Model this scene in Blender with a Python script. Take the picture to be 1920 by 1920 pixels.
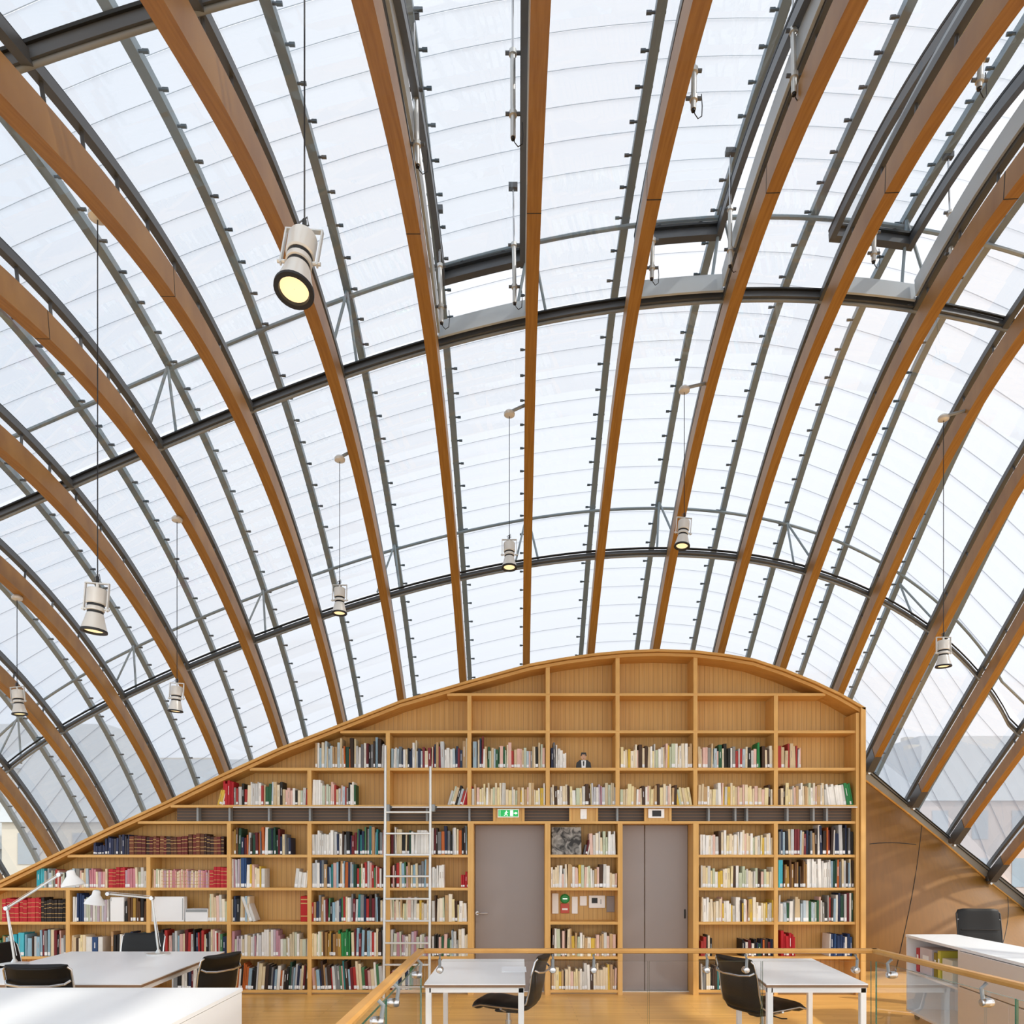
import bpy, math, random
from mathutils import Vector, Matrix
random.seed(7)
for o in list(bpy.data.objects): bpy.data.objects.remove(o)
SC = bpy.context.scene
COL = SC.collection
EYE, F, HX, HY = 1.66, 1400.0, 960.0, 1620.0      # eye height, focal length (px of a 1920 frame), principal point
R = math.radians
def lin(h):
    h = h.lstrip('#'); v = [int(h[i:i+2], 16)/255 for i in (0, 2, 4)]
    return tuple((c/12.92 if c <= .04045 else ((c+.055)/1.055)**2.4) for c in v) + (1.0,)

# ------------------------------------------------------------------ camera, sky, sun, exposure
cam = bpy.data.cameras.new('camera'); cam.sensor_width = 36; cam.lens = 36*F/1920
cam.shift_y = (HY-960)/1920; cam.clip_start = .05; cam.clip_end = 2000
co = bpy.data.objects.new('camera', cam); COL.objects.link(co)
co.location = (0, 0, EYE); co.rotation_euler = (R(90), 0, 0); SC.camera = co
w = bpy.data.worlds.new('sky'); SC.world = w; w.use_nodes = True
nt = w.node_tree; nt.nodes.clear()
out = nt.nodes.new('ShaderNodeOutputWorld'); bg = nt.nodes.new('ShaderNodeBackground')
tc = nt.nodes.new('ShaderNodeTexCoord'); sep = nt.nodes.new('ShaderNodeSeparateXYZ')
nz = nt.nodes.new('ShaderNodeTexNoise'); nz.inputs['Scale'].default_value = 1.6; nz.inputs['Detail'].default_value = 4
ma = nt.nodes.new('ShaderNodeMath'); ma.operation = 'MULTIPLY_ADD'; ma.inputs[1].default_value = .55; ma.inputs[2].default_value = .10
ad = nt.nodes.new('ShaderNodeMath'); ad.operation = 'ADD'
cr = nt.nodes.new('ShaderNodeValToRGB')
cr.color_ramp.elements[0].position = .10; cr.color_ramp.elements[0].color = (.66, .78, .90, 1)
cr.color_ramp.elements[1].position = .47; cr.color_ramp.elements[1].color = (.985, .985, .99, 1)
nt.links.new(tc.outputs['Generated'], nz.inputs['Vector']); nt.links.new(tc.outputs['Generated'], sep.inputs[0])
nt.links.new(sep.outputs['X'], ma.inputs[0]); nt.links.new(nz.outputs['Fac'], ad.inputs[0]); nt.links.new(ma.outputs[0], ad.inputs[1])
nt.links.new(ad.outputs[0], cr.inputs[0]); nt.links.new(cr.outputs[0], bg.inputs['Color'])
bg.inputs['Strength'].default_value = 1.12
nt.links.new(bg.outputs[0], out.inputs[0])
sd = bpy.data.lights.new('sun', 'SUN'); sd.energy = 1.5; sd.angle = R(1.5); sd.color = (1, .93, .82)
so = bpy.data.objects.new('sun', sd); COL.objects.link(so)
so.rotation_euler = Vector((-.66, .36, -.66)).to_track_quat('-Z', 'Y').to_euler()
SC.view_settings.view_transform = 'Standard'; SC.view_settings.look = 'None'
SC.view_settings.gamma = 1; SC.view_settings.use_curve_mapping = False
SC.view_settings.exposure = 0.86
SC.cycles.transparent_max_bounces = 24; SC.cycles.max_bounces = 7

# ------------------------------------------------------------------ materials
def mat(name, col, rough=.5, metal=0, spec=.5, bump=None, var=None):
    m = bpy.data.materials.new(name); m.use_nodes = True
    b = m.node_tree.nodes['Principled BSDF']
    c = lin(col) if isinstance(col, str) else col
    b.inputs['Base Color'].default_value = c; b.inputs['Roughness'].default_value = rough
    b.inputs['Metallic'].default_value = metal; b.inputs['Specular IOR Level'].default_value = spec
    n = m.node_tree.nodes; l = m.node_tree.links
    if var:        # (scale xyz, amount)
        t = n.new('ShaderNodeTexCoord'); mp = n.new('ShaderNodeMapping'); no = n.new('ShaderNodeTexNoise')
        mp.inputs['Scale'].default_value = var[0]; no.inputs['Scale'].default_value = 1; no.inputs['Detail'].default_value = 3
        mx = n.new('ShaderNodeMix'); mx.data_type = 'RGBA'
        mx.inputs[6].default_value = tuple(x*(1-var[1]) for x in c[:3])+(1,)
        mx.inputs[7].default_value = tuple(min(1, x*(1+var[1])) for x in c[:3])+(1,)
        l.new(t.outputs['Object'], mp.inputs[0]); l.new(mp.outputs[0], no.inputs['Vector'])
        l.new(no.outputs['Fac'], mx.inputs[0]); l.new(mx.outputs[2], b.inputs['Base Color'])
    return m
def wood(name, a, b_, scale, rough=.45, planks=None):
    """streaky wood grain; scale = mapping scale (small along the grain)"""
    m = mat(name, a, rough); n = m.node_tree.nodes; l = m.node_tree.links; p = n['Principled BSDF']
    t = n.new('ShaderNodeTexCoord'); mp = n.new('ShaderNodeMapping'); no = n.new('ShaderNodeTexNoise')
    mp.inputs['Scale'].default_value = scale; no.inputs['Scale'].default_value = 1; no.inputs['Detail'].default_value = 5
    r = n.new('ShaderNodeValToRGB'); r.color_ramp.elements[0].position = .3; r.color_ramp.elements[1].position = .7
    r.color_ramp.elements[0].color = lin(b_); r.color_ramp.elements[1].color = lin(a)
    l.new(t.outputs['Object'], mp.inputs[0]); l.new(mp.outputs[0], no.inputs['Vector']); l.new(no.outputs['Fac'], r.inputs[0])
    src = r.outputs[0]
    if planks:
        mp2 = n.new('ShaderNodeMapping'); mp2.inputs['Rotation'].default_value = planks['rot']
        br = n.new('ShaderNodeTexBrick'); br.inputs['Scale'].default_value = 1
        br.inputs['Brick Width'].default_value = planks['len']; br.inputs['Row Height'].default_value = planks['w']
        br.inputs['Mortar Size'].default_value = planks.get('gap', .0015); br.inputs['Mortar Smooth'].default_value = .1
        br.inputs['Color1'].default_value = (1, 1, 1, 1); br.inputs['Color2'].default_value = planks['tint']
        br.inputs['Mortar'].default_value = planks['mortar']
        mx = n.new('ShaderNodeMix'); mx.data_type = 'RGBA'; mx.blend_type = 'MULTIPLY'; mx.inputs[0].default_value = 1
        l.new(t.outputs['Object'], mp2.inputs[0]); l.new(mp2.outputs[0], br.inputs['Vector'])
        l.new(src, mx.inputs[6]); l.new(br.outputs['Color'], mx.inputs[7]); src = mx.outputs[2]
    l.new(src, p.inputs['Base Color']); return m
M = {}
M['glulam'] = wood('glulam', '#a87a35', '#926423', (3, 3, 40), .42)
M['glulam'].node_tree.nodes['Mapping'].inputs['Scale'].default_value = (60, 3, 3)
M['shelf'] = wood('oak_shelf', '#e0b26a', '#d2a054', (1.5, 30, 30), .5)
M['upright'] = wood('oak_upright', '#e0b26a', '#d2a054', (30, 30, 1.5), .5)
M['back'] = wood('oak_back_panel', '#dbb06a', '#cb9c54', (45, 10, 1.0), .5)
M['frame'] = wood('oak_frame', '#d8a65a', '#c79246', (2, 20, 20), .45)
M['panel'] = wood('beech_panel', '#7f5618', '#765015', (20, 20, 2), .45)
M['floor'] = wood('oak_floor', '#f2c070', '#e2ab5c', (1.2, 14, 1), .33,
    planks=dict(rot=(0, 0, 0), len=1.4, w=.09, tint=(.86, .82, .78, 1), mortar=(.45, .38, .3, 1)))
M['rail_wood'] = wood('oak_handrail', '#cf9c57', '#bd8844', (4, 4, 4), .35)
M['steel'] = mat('dark_painted_steel', '#5c5f62', .4, .25, var=((3, 3, 3), .08))
M['steel2'] = mat('grey_painted_steel', '#8f9496', .45, .05, var=((3, 3, 3), .08))
M['kerb'] = mat('pale_window_kerb', '#bcc5cb', .45, var=((3, 3, 3), .05))
M['gasket'] = mat('black_gasket', '#15181a', .6, var=((3, 3, 3), .1))
M['galv'] = mat('galvanised_steel', '#8d9ca4', .5, .0, var=((5, 5, 5), .12))
M['pin'] = mat('dark_pin_steel', '#55646e', .5, .4, var=((5, 5, 5), .1))
M['white'] = mat('white_laminate', '#eef0f1', .35, var=((2, 2, 2), .015))
M['white_metal'] = mat('white_lacquered_metal', '#efefed', .4, var=((2, 2, 2), .02))
M['edge'] = mat('plywood_edge', '#8a6a4c', .6, var=((40, 2, 2), .12))
M['leather'] = mat('black_leather', '#070605', .45, spec=.35, var=((9, 9, 9), .3))
M['mesh'] = mat('black_netting', '#1b1b1d', .7, var=((60, 60, 60), .25))
M['chrome'] = mat('polished_aluminium', '#c9c9c9', .2, .95, var=((9, 9, 9), .04))
M['alu'] = mat('brushed_aluminium', '#d6d6d2', .35, .55, var=((9, 9, 9), .05))
M['door'] = mat('grey_door_paint', '#968d8a', .45, var=((1.5, 1.5, 1), .03))
M['band'] = mat('dark_grille_band', '#5b5048', .6, var=((3, 30, 60), .12))
M['black'] = mat('black_plastic', '#101012', .45, var=((9, 9, 9), .2))
M['lampwhite'] = mat('pearl_lamp_housing', '#dedcd6', .3, .2, var=((9, 9, 9), .03))
M['plate'] = mat('white_switch_plate', '#fbfaf7', .4, var=((9, 9, 9), .02))
M['signred'] = mat('red_call_plate', '#c9503c', .45, var=((9, 9, 9), .05))
M['signgreen'] = mat('green_button', '#1f9a4a', .4, var=((9, 9, 9), .1))
M['page'] = mat('book_pages', '#e6dcc4', .8, var=((2, 200, 200), .1))
M['paper'] = mat('white_paper', '#eef0f2', .8, var=((9, 9, 9), .02))
M['skin'] = mat('printed_skin_tone', '#c79a7c', .6, var=((30, 30, 30), .1))
M['zinc'] = mat('pale_zinc_roof', '#b9c0c4', .6, var=((.5, .5, .5), .1))
M['stone'] = mat('pale_stone_facade', '#cfc8ba', .8, var=((.4, .4, .4), .1))
M['brick'] = mat('reddish_facade', '#c4b2a8', .8, var=((.4, .4, .4), .12))
M['winglass'] = mat('dark_window_glass', '#98a3ab', .15, var=((1, 1, 1), .1))
M['concrete'] = mat('grey_concrete', '#8b8a86', .8, var=((2, 2, 2), .08))
M['zinc_roof_near'] = mat('zinc_sheet', '#9aa4aa', .5, .2, var=((1, 6, 1), .08))
def emis(name, col, s):
    m = mat(name, col); b = m.node_tree.nodes['Principled BSDF']
    b.inputs['Emission Color'].default_value = lin(col); b.inputs['Emission Strength'].default_value = s; return m
M['lens'] = emis('lit_lamp_lens', '#ffe4b0', .5)
M['exit_green'] = emis('lit_green_sign', '#12a04e', .35)
M['exit_white'] = emis('lit_white_pictogram', '#f4fff4', .6)
def thin(name, tint, refl=1.0, haze=0.0, rough=.02, transl='#ffffff', vary=False):
    """thin pane: see-through + fresnel reflection (+ scattering part for frosted / perforated sheets)"""
    m = bpy.data.materials.new(name); m.use_nodes = True; n = m.node_tree.nodes; l = m.node_tree.links; n.clear()
    o = n.new('ShaderNodeOutputMaterial'); tr = n.new('ShaderNodeBsdfTransparent'); tr.inputs[0].default_value = lin(tint)
    gl = n.new('ShaderNodeBsdfGlossy'); gl.inputs['Roughness'].default_value = rough; fr = n.new('ShaderNodeFresnel'); fr.inputs[0].default_value = 1.45
    mm = n.new('ShaderNodeMath'); mm.operation = 'MULTIPLY'; mm.inputs[1].default_value = refl
    base = tr.outputs[0]
    if haze:
        tl = n.new('ShaderNodeBsdfTranslucent'); tl.inputs[0].default_value = lin(transl)
        df = n.new('ShaderNodeBsdfDiffuse'); df.inputs[0].default_value = lin(transl)
        a = n.new('ShaderNodeMixShader'); a.inputs[0].default_value = .35; l.new(tl.outputs[0], a.inputs[1]); l.new(df.outputs[0], a.inputs[2])
        b = n.new('ShaderNodeMixShader'); b.inputs[0].default_value = haze
        if vary:
            t = n.new('ShaderNodeTexCoord'); no = n.new('ShaderNodeTexNoise'); no.inputs['Scale'].default_value = .8; no.inputs['Detail'].default_value = 2
            mr = n.new('ShaderNodeMapRange'); mr.inputs['To Min'].default_value = haze-.09; mr.inputs['To Max'].default_value = haze+.09
            l.new(t.outputs['Object'], no.inputs['Vector']); l.new(no.outputs['Fac'], mr.inputs[0]); l.new(mr.outputs[0], b.inputs[0])
        l.new(tr.outputs[0], b.inputs[1]); l.new(a.outputs[0], b.inputs[2]); base = b.outputs[0]
    mx = n.new('ShaderNodeMixShader'); l.new(fr.outputs[0], mm.inputs[0]); l.new(mm.outputs[0], mx.inputs[0])
    l.new(base, mx.inputs[1]); l.new(gl.outputs[0], mx.inputs[2]); l.new(mx.outputs[0], o.inputs[0]); return m
M['glass'] = thin('clear_glazing', '#f5f8fa', .12)
M['balustrade'] = thin('balustrade_glass', '#ffffff', .22)
M['glassedge'] = mat('green_glass_edge', '#2c6b58', .2, var=((9, 9, 9), .1))
M['screen'] = thin('perforated_panel', '#cdcfd3', .05, haze=.44, rough=.5, transl='#bcc0c8')
M['lip'] = mat('panel_lip', '#c3cbd1', .5, .3, var=((5, 5, 5), .08))

# ------------------------------------------------------------------ mesh helper
class MB:
    def __init__(s): s.v = []; s.f = []; s.m = []; s.mats = []
    def mi(s, m):
        if m not in s.mats: s.mats.append(m)
        return s.mats.index(m)
    def add(s, vs, fs, m):
        k = len(s.v); i = s.mi(m); s.v += [tuple(v) for v in vs]
        for f in fs: s.f.append(tuple(k+q for q in f)); s.m.append(i)
        return s
    def box(s, a, b, m, T=None):
        (x0, y0, z0), (x1, y1, z1) = a, b
        vs = [(x0, y0, z0), (x1, y0, z0), (x1, y1, z0), (x0, y1, z0), (x0, y0, z1), (x1, y0, z1), (x1, y1, z1), (x0, y1, z1)]
        if T: vs = [T @ Vector(v) for v in vs]
        return s.add(vs, [(0, 3, 2, 1), (4, 5, 6, 7), (0, 1, 5, 4), (1, 2, 6, 5), (2, 3, 7, 6), (3, 0, 4, 7)], m)
    def rbox(s, a, b, m, r=.01, T=None):
        """box with chamfered edges"""
        (x0, y0, z0), (x1, y1, z1) = a, b
        r = min(r, (x1-x0)*.45, (y1-y0)*.45, (z1-z0)*.45); rings = []
        for z, q in ((z0, r), (z0+r, 0), (z1-r, 0), (z1, r)):
            xa, xb, ya, yb = x0+q, x1-q, y0+q, y1-q
            rings.append([(xa+r, ya, z), (xb-r, ya, z), (xb, ya+r, z), (xb, yb-r, z), (xb-r, yb, z), (xa+r, yb, z), (xa, yb-r, z), (xa, ya+r, z)])
        vs = [p for g in rings for p in g]
        if T: vs = [T @ Vector(v) for v in vs]
        fs = [tuple(range(7, -1, -1)), tuple(range(24, 32))]
        for k in range(3):
            for j in range(8): fs.append((k*8+j, k*8+(j+1) % 8, k*8+8+(j+1) % 8, k*8+8+j))
        return s.add(vs, fs, m)
    def prism(s, poly, z0, z1, m):
        n = len(poly); vs = [(x, y, z0) for x, y in poly]+[(x, y, z1) for x, y in poly]
        return s.add(vs, [tuple(range(n-1, -1, -1)), tuple(range(n, 2*n))]+[(i, (i+1) % n, n+(i+1) % n, n+i) for i in range(n)], m)
    def sweep(s, pts, ns, bs, w, h, m, closed=False):
        """rectangle section (w along b, h along n, centred) swept along pts"""
        vs = []; k = len(pts)
        for p, n, b in zip(pts, ns, bs):
            for sx, sy in ((-1, -1), (1, -1), (1, 1), (-1, 1)): vs.append(Vector(p)+Vector(b)*(sx*w/2)+Vector(n)*(sy*h/2))
        fs = [(0, 3, 2, 1), (4*k-4, 4*k-3, 4*k-2, 4*k-1)]
        for i in range(k-1):
            for j in range(4): fs.append((i*4+j, i*4+(j+1) % 4, i*4+4+(j+1) % 4, i*4+4+j))
        return s.add(vs, fs, m)
    def tube(s, pts, r, m, seg=8, r2=None):
        pts = [Vector(p) for p in pts]; vs = []; k = len(pts); up = Vector((.123, .31, .94)).normalized()
        for i, p in enumerate(pts):
            t = (pts[min(i+1, k-1)]-pts[max(i-1, 0)]).normalized()
            a = t.cross(up)
            if a.length < .1: a = t.cross(Vector((1, 0, 0)))
            a.normalize(); b = t.cross(a); up = -b if i else up
            if i: a = t.cross(up).normalized(); b = t.cross(a)
            rr = r if r2 is None else r+(r2-r)*i/(k-1)
            for j in range(seg):
                q = 2*math.pi*j/seg; vs.append(p+a*math.cos(q)*rr+b*math.sin(q)*rr)
        fs = [tuple(range(seg-1, -1, -1)), tuple(range((k-1)*seg, k*seg))]
        for i in range(k-1):
            for j in range(seg): fs.append((i*seg+j, i*seg+(j+1) % seg, (i+1)*seg+(j+1) % seg, (i+1)*seg+j))
        return s.add(vs, fs, m)
    def lathe(s, prof, m, seg=20, T=None, caps=True):
        """prof: (radius, z) list"""
        vs = []; k = len(prof)
        for r, z in prof:
            for j in range(seg):
                q = 2*math.pi*j/seg; vs.append((r*math.cos(q), r*math.sin(q), z))
        if T: vs = [T @ Vector(v) for v in vs]
        fs = []
        for i in range(k-1):
            for j in range(seg): fs.append((i*seg+j, i*seg+(j+1) % seg, (i+1)*seg+(j+1) % seg, (i+1)*seg+j))
        if caps: fs += [tuple(range(seg-1, -1, -1)), tuple(range((k-1)*seg, k*seg))]
        return s.add(vs, fs, m)
    def mesh(s, name, smooth=False):
        me = bpy.data.meshes.new(name); me.from_pydata([tuple(v) for v in s.v], [], s.f)
        for m in s.mats: me.materials.append(m)
        me.polygons.foreach_set('material_index', s.m)
        if smooth: me.polygons.foreach_set('use_smooth', [True]*len(s.f))
        me.update()
        return me
    def build(s, name, parent=None, smooth=False, loc=None):
        o = bpy.data.objects.new(name, s.mesh(name, smooth)); COL.objects.link(o)
        if loc is not None: o.location = loc
        if parent: o.parent = parent
        if smooth:
            try: o.data.set_sharp_from_angle(angle=R(38))
            except Exception: pass
        return o
def tag(o, label, cat, group=None):
    o['label'] = label; o['category'] = cat
    if group: o['group'] = group
    return o
def empty(name, loc, label, cat, group=None, rz=0):
    o = bpy.data.objects.new(name, None); COL.objects.link(o); o.location = loc; o.rotation_euler = (0, 0, rz)
    o.empty_display_size = .1
    return tag(o, label, cat, group)
def struct(o): o['kind'] = 'structure'; return o
def copy_tree(o, parent=None):
    c = o.copy(); COL.objects.link(c); c.parent = parent
    for ch in o.children: copy_tree(ch, c)
    return c
def PT(X, Y, y): return Vector(((X-HX)/F*y, y, EYE+(HY-Y)/F*y))      # the place at depth y that is seen at X, Y
def VV(*a): return Vector(a)
ORD = ['first', 'second', 'third', 'fourth', 'fifth', 'sixth', 'seventh', 'eighth', 'ninth', 'tenth', 'eleventh', 'twelfth', 'thirteenth',
       'fourteenth', 'fifteenth', 'sixteenth', 'seventeenth', 'eighteenth', 'nineteenth', 'twentieth']
ORD += ['twenty-'+q for q in ORD[:9]]+['thirtieth']+['thirty-'+q for q in ORD[:9]]+['fortieth']+['forty-'+q for q in ORD[:9]]

# ------------------------------------------------------------------ the vault: a family of arches, arch k stands in its own upright plane
PA = [6.842514134082731, 0.22443093963542043, 0.9181656038368975, -0.22577645122827558, 7.035704001315858, 0.3999053744274364, -1.4261324014047725, 0.22457156045060164, -1.5043025686682763, 0.5626360979692339, -0.43159885928567, -0.4536632155804873, 0.7857908933383747, -0.6942557774909125, -0.9162642655546692, -1.1922917133633426, -0.7056830192833515, -0.13312173042267356, 0.1877247263137189, -0.2003832811231095, 1.0914582139914144, 0.788616496498273, 0.39761440473213044, 0.11444239583938293, 1.3239717975047784]
SCL = .8/1.2
def S0(k, ph):
    c = PA[1]+k*1.2+PA[3]*k*k*.01; m = PA[2]*.01+PA[24]*.01*k
    u = (c-2)/8; p = ph-1.2; r = 0
    for i in range(5):
        for j in range(4): r += PA[4+i*4+j]*p**i*u**j
    y = PA[0]+r*math.cos(ph); return Vector((c+m*(y-8), y, r*math.sin(ph)))*SCL+Vector((0, 0, EYE))
def frame(k, ph):
    m = PA[2]*.01+PA[24]*.01*k; t = (S0(k, ph+1e-3)-S0(k, ph-1e-3)).normalized()
    b = Vector((1, -m, 0)).normalized(); n = t.cross(b).normalized()
    if n.dot(S0(k, ph)-Vector((S0(k, ph).x, PA[0]*SCL, EYE))) < 0: n = -n
    return t, n, b
def S(k, ph, off=0, lat=0):
    t, n, b = frame(k, ph); return S0(k, ph)+n*off+b*lat
def poly(c, x):
    r = 0
    for q in c: r = r*x+q
    return r
def ph1(k): return poly([-0.0001266625977611717, -0.004522543586324604, 0.024545655479916658, 1.1957613367762476], k)
def ph2(k): return ph2(7.8)-.11*(k-7.8) if k > 7.8 else poly([-2.8823624996994346e-05, -0.00031029912526151686, -0.004930873411814812, 0.024212687454516626, 0.6611042513253426], k)
def ph0(k): return 1.83-.018*k
def sill(k): return .21-.0805*(k-6.07)
def phend(k): return max(-.15, sill(k)) if k > 5.2 else -.15
def phv(k, v):
    if v < 0: return ph0(k)-v*.6
    if v < 1: return ph0(k)+(ph1(k)-ph0(k))*v
    if v < 2: return ph1(k)+(ph2(k)-ph1(k))*(v-1)
    return ph2(k)-(v-2)*.55
def vend(k):
    return 2+(ph2(k)-phend(k))/.55
def voend(k):
    return 2+(ph2(k)-oend(k))/.55
def proj(p): return HX+F*p.x/p.y, HY-F*(p.z-EYE)/p.y
def at(X, Y, off=0, k=0., ph=1.2):
    for _ in range(40):
        a = proj(S(k, ph, off)); e = 1e-3; b = proj(S(k+e, ph, off)); c = proj(S(k, ph+e, off))
        j11, j21, j12, j22 = (b[0]-a[0])/e, (b[1]-a[1])/e, (c[0]-a[0])/e, (c[1]-a[1])/e
        d = j11*j22-j12*j21; dx, dy = X-a[0], Y-a[1]
        k += max(-1, min(1, (dx*j22-dy*j12)/d)); ph += max(-.15, min(.15, (j11*dy-j21*dx)/d))
    return k, ph
KMIN, KMAX = -9, 10
PHTOP = 2.75
def outoff(k): return 1.0
def outlat(k, ph=0.):
    a = max(0, min(1, (1.5-ph)/.5)); a = a*a*(3-2*a)
    return -.045*max(0, min(k, 6))*a if k > 0 else .03*min(3, -k)
def oend(k): return phend(k)-.3 if k > 5.2 else phend(k)
def side(k):
    if k == 0: return 'the central one'
    return ('%s %s of the central one' % (ORD[abs(k)-1], 'left' if k < 0 else 'right'))
def arc(k, a, b, n, off, lat=0):
    P_, N_, B_ = [], [], []
    for i in range(n+1):
        ph = a+(b-a)*i/n; t, nn, bb = frame(k, ph)
        P_.append(S(k, ph, off, lat(k, ph) if callable(lat) else lat)); N_.append(nn); B_.append(bb)
    return P_, N_, B_

# glulam arches
for k in range(KMIN, KMAX+1):
    e = phend(k)
    root = empty('timber_arch', S0(k, e), 'curved glulam timber arch of the vault, %s' % side(k), 'arch', 'timber arches of the vault')
    def ch(o): o.parent = root; o.matrix_parent_inverse = Matrix.Translation(-root.location); return o
    mb = MB(); p, n, b = arc(k, e+.02, PHTOP, 70, .085); mb.sweep(p, n, b, .094, .17, M['glulam']); ch(mb.build('arch_beam'))
    mb = MB(); p, n, b = arc(k, 1.484, 1.486, 1, .085); mb.sweep(p, n, b, .0955, .1715, M['gasket']); ch(mb.build('splice_joint'))
    if k > 5:
        mb = MB(); p, n, b = arc(k, e-.012, e+.024, 3, .085); mb.sweep(p, n, b, .104, .18, M['steel']); ch(mb.build('base_shoe'))
    mb = MB(); i = 0; ph = e+.1
    while ph < 2.5:
        a = S(k, ph, .165); c = S(k, ph, .29); mb = MB(); mb.tube([a, c], .011, M['steel'], 6); ph += .1; ch(mb.build('standoff_pin'))
# glazing bars (outside the arches) and outer cladding rails with their pins
for k in range(KMIN, KMAX+1):
    e = phend(k)
    mb = MB(); p, n, b = arc(k, e-(.05 if k > 5 else .01), PHTOP, 70, .315); mb.sweep(p, n, b, .05, .055, M['steel'])
    p, n, b = arc(k, e-.01, PHTOP, 70, .35); mb.sweep(p, n, b, .03, .02, M['gasket'])
    tag(mb.build('glazing_bar'), 'dark steel glazing bar outside the timber arch %s' % side(k), 'glazing bar', 'glazing bars between arches and glass')
    root = empty('cladding_rail', S(k, e, 1), 'pale steel rail with pins outside the arch %s' % side(k), 'rail', 'outer rails of the cladding')
    def ch(o): o.parent = root; o.matrix_parent_inverse = Matrix.Translation(-root.location); return o
    mb = MB(); p, n, b = arc(k, oend(k)-.01, 2.45, 60, 1.0, outlat); mb.sweep(p, n, b, .064, .06, M['galv']); ch(mb.build('rail_bar'))
    v = -.85; ve = vend(k)
    def rows(k):
        vs = []; i = -14
        while i <= 0: vs.append(i/13*1.0); i += 1
        for i in range(1, 14): vs.append(i/13)
        for i in range(1, 12): vs.append(1+i/11)
        i = 1
        while 2+i/13 < voend(k)+.07: vs.append(2+i/13); i += 1
        return vs
    first = None
    for v in rows(k)[4:-1]:
        ph = phv(k, v-.04); t, n_, b_ = frame(k, ph); c = S(k, ph, .985, outlat(k, ph))
        if c.y < .4: continue
        d_ = b_*(1 if k < 0 else -1); mb = MB(); mb.tube([c-d_*.036, c+d_*.08], .009, M['pin'], 6); mb.tube([c+d_*.055, c+d_*.088], .013, M['pin'], 6)
        ch(mb.build('pin'))
# purlins and their light outer tie tubes
PN = ['uppermost', 'middle', 'lower']
for i, (pf, ks, ke, nm) in enumerate(((ph0, KMIN, KMAX, 'uppermost of three, crossing the top left corner'), (ph1, KMIN, KMAX, 'middle of three, below the open roof windows'), (ph2, KMIN, KMAX, 'lowest of three, just above the bookcase'))):
    root = empty('purlin', S(0, pf(0), .3), 'dark steel purlin curving across the vault, %s' % nm, 'purlin', 'purlins of the vault')
    def ch(o): o.parent = root; o.matrix_parent_inverse = Matrix.Translation(-root.location); return o
    kk = [ks+(ke-ks)*q/95 for q in range(96)]
    pts = [S(k, pf(k)-.003, .325) for k in kk]; ns = [frame(k, pf(k))[1] for k in kk]; ts = [frame(k, pf(k))[0] for k in kk]
    mb = MB()
    for q in range(0, 95, 1): pass
    mb.sweep(pts, ns, ts, .03, .05, M['steel']); ch(mb.build('box_section'))
    mb = MB(); mb.tube([S(k, pf(k)-.007, .292) for k in kk], .014, M['steel2'], 10); ch(mb.build('round_tube', smooth=True))
    mb = MB(); mb.sweep([S(k, pf(k)+.003, .352) for k in kk], ns, ts, .022, .014, M['gasket']); ch(mb.build('gasket'))
    root = empty('tie_tube', S(0, pf(0), .94), 'thin grey tie tube outside the glass with slanting struts, above the %s purlin' % PN[i], 'tie tube', 'outer tie tubes')
    mb = MB(); mb.tube([S(k, pf(k)+.02, .93) for k in kk], .018, M['galv'], 8); ch(mb.build('tube'))
    for k in range(ks, int(ke)+1):
        if k % 2 or k > 7: continue
        mb = MB(); c = S(k, pf(k)+.03, .96, outlat(k, pf(k)))
        mb.tube([c, S(k+.16, pf(k)-.0, .36)], .013, M['galv'], 6); mb.tube([c, S(k-.16, pf(k), .36)], .013, M['galv'], 6); ch(mb.build('strut'))
# glass panes between the glazing bars, one per field
OPEN = (-1, 1, 3)             # bays whose roof window stands open
wn = 1
def patch(ka, kb, va, vb, off, m, name, nk=2, nv=6, extra=None, thick=0):
    vs = []; fs = []
    for j in range(nv+1):
        for i in range(nk+1):
            k = ka+(kb-ka)*i/nk; v = va+(vb-va)*j/nv
            o = off+(extra(v) if extra else 0)
            vs.append(S(k, max(phv(k, v), phend(k)), o))
    for j in range(nv):
        for i in range(nk): fs.append((j*(nk+1)+i, j*(nk+1)+i+1, (j+1)*(nk+1)+i+1, (j+1)*(nk+1)+i))
    mb = MB(); mb.add(vs, fs, m); return mb
def tilt(v): return .03+.43*max(0, min(1, v))**1.0
for k in range(KMIN, KMAX):
    for va, vb in ((-1.0, -.02), (.02, .98), (1.02, 1.98), (2.02, 9)):
        if vb == 9: vb = max(2.1, vend(k), vend(k+1))
        if va == .02 and k in OPEN: continue
        mb = patch(k+.035, k+.965, va, vb, .335, M['glass'], 'window', 2, 10)
        struct(mb.build('window_%d' % wn)); wn += 1
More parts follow.
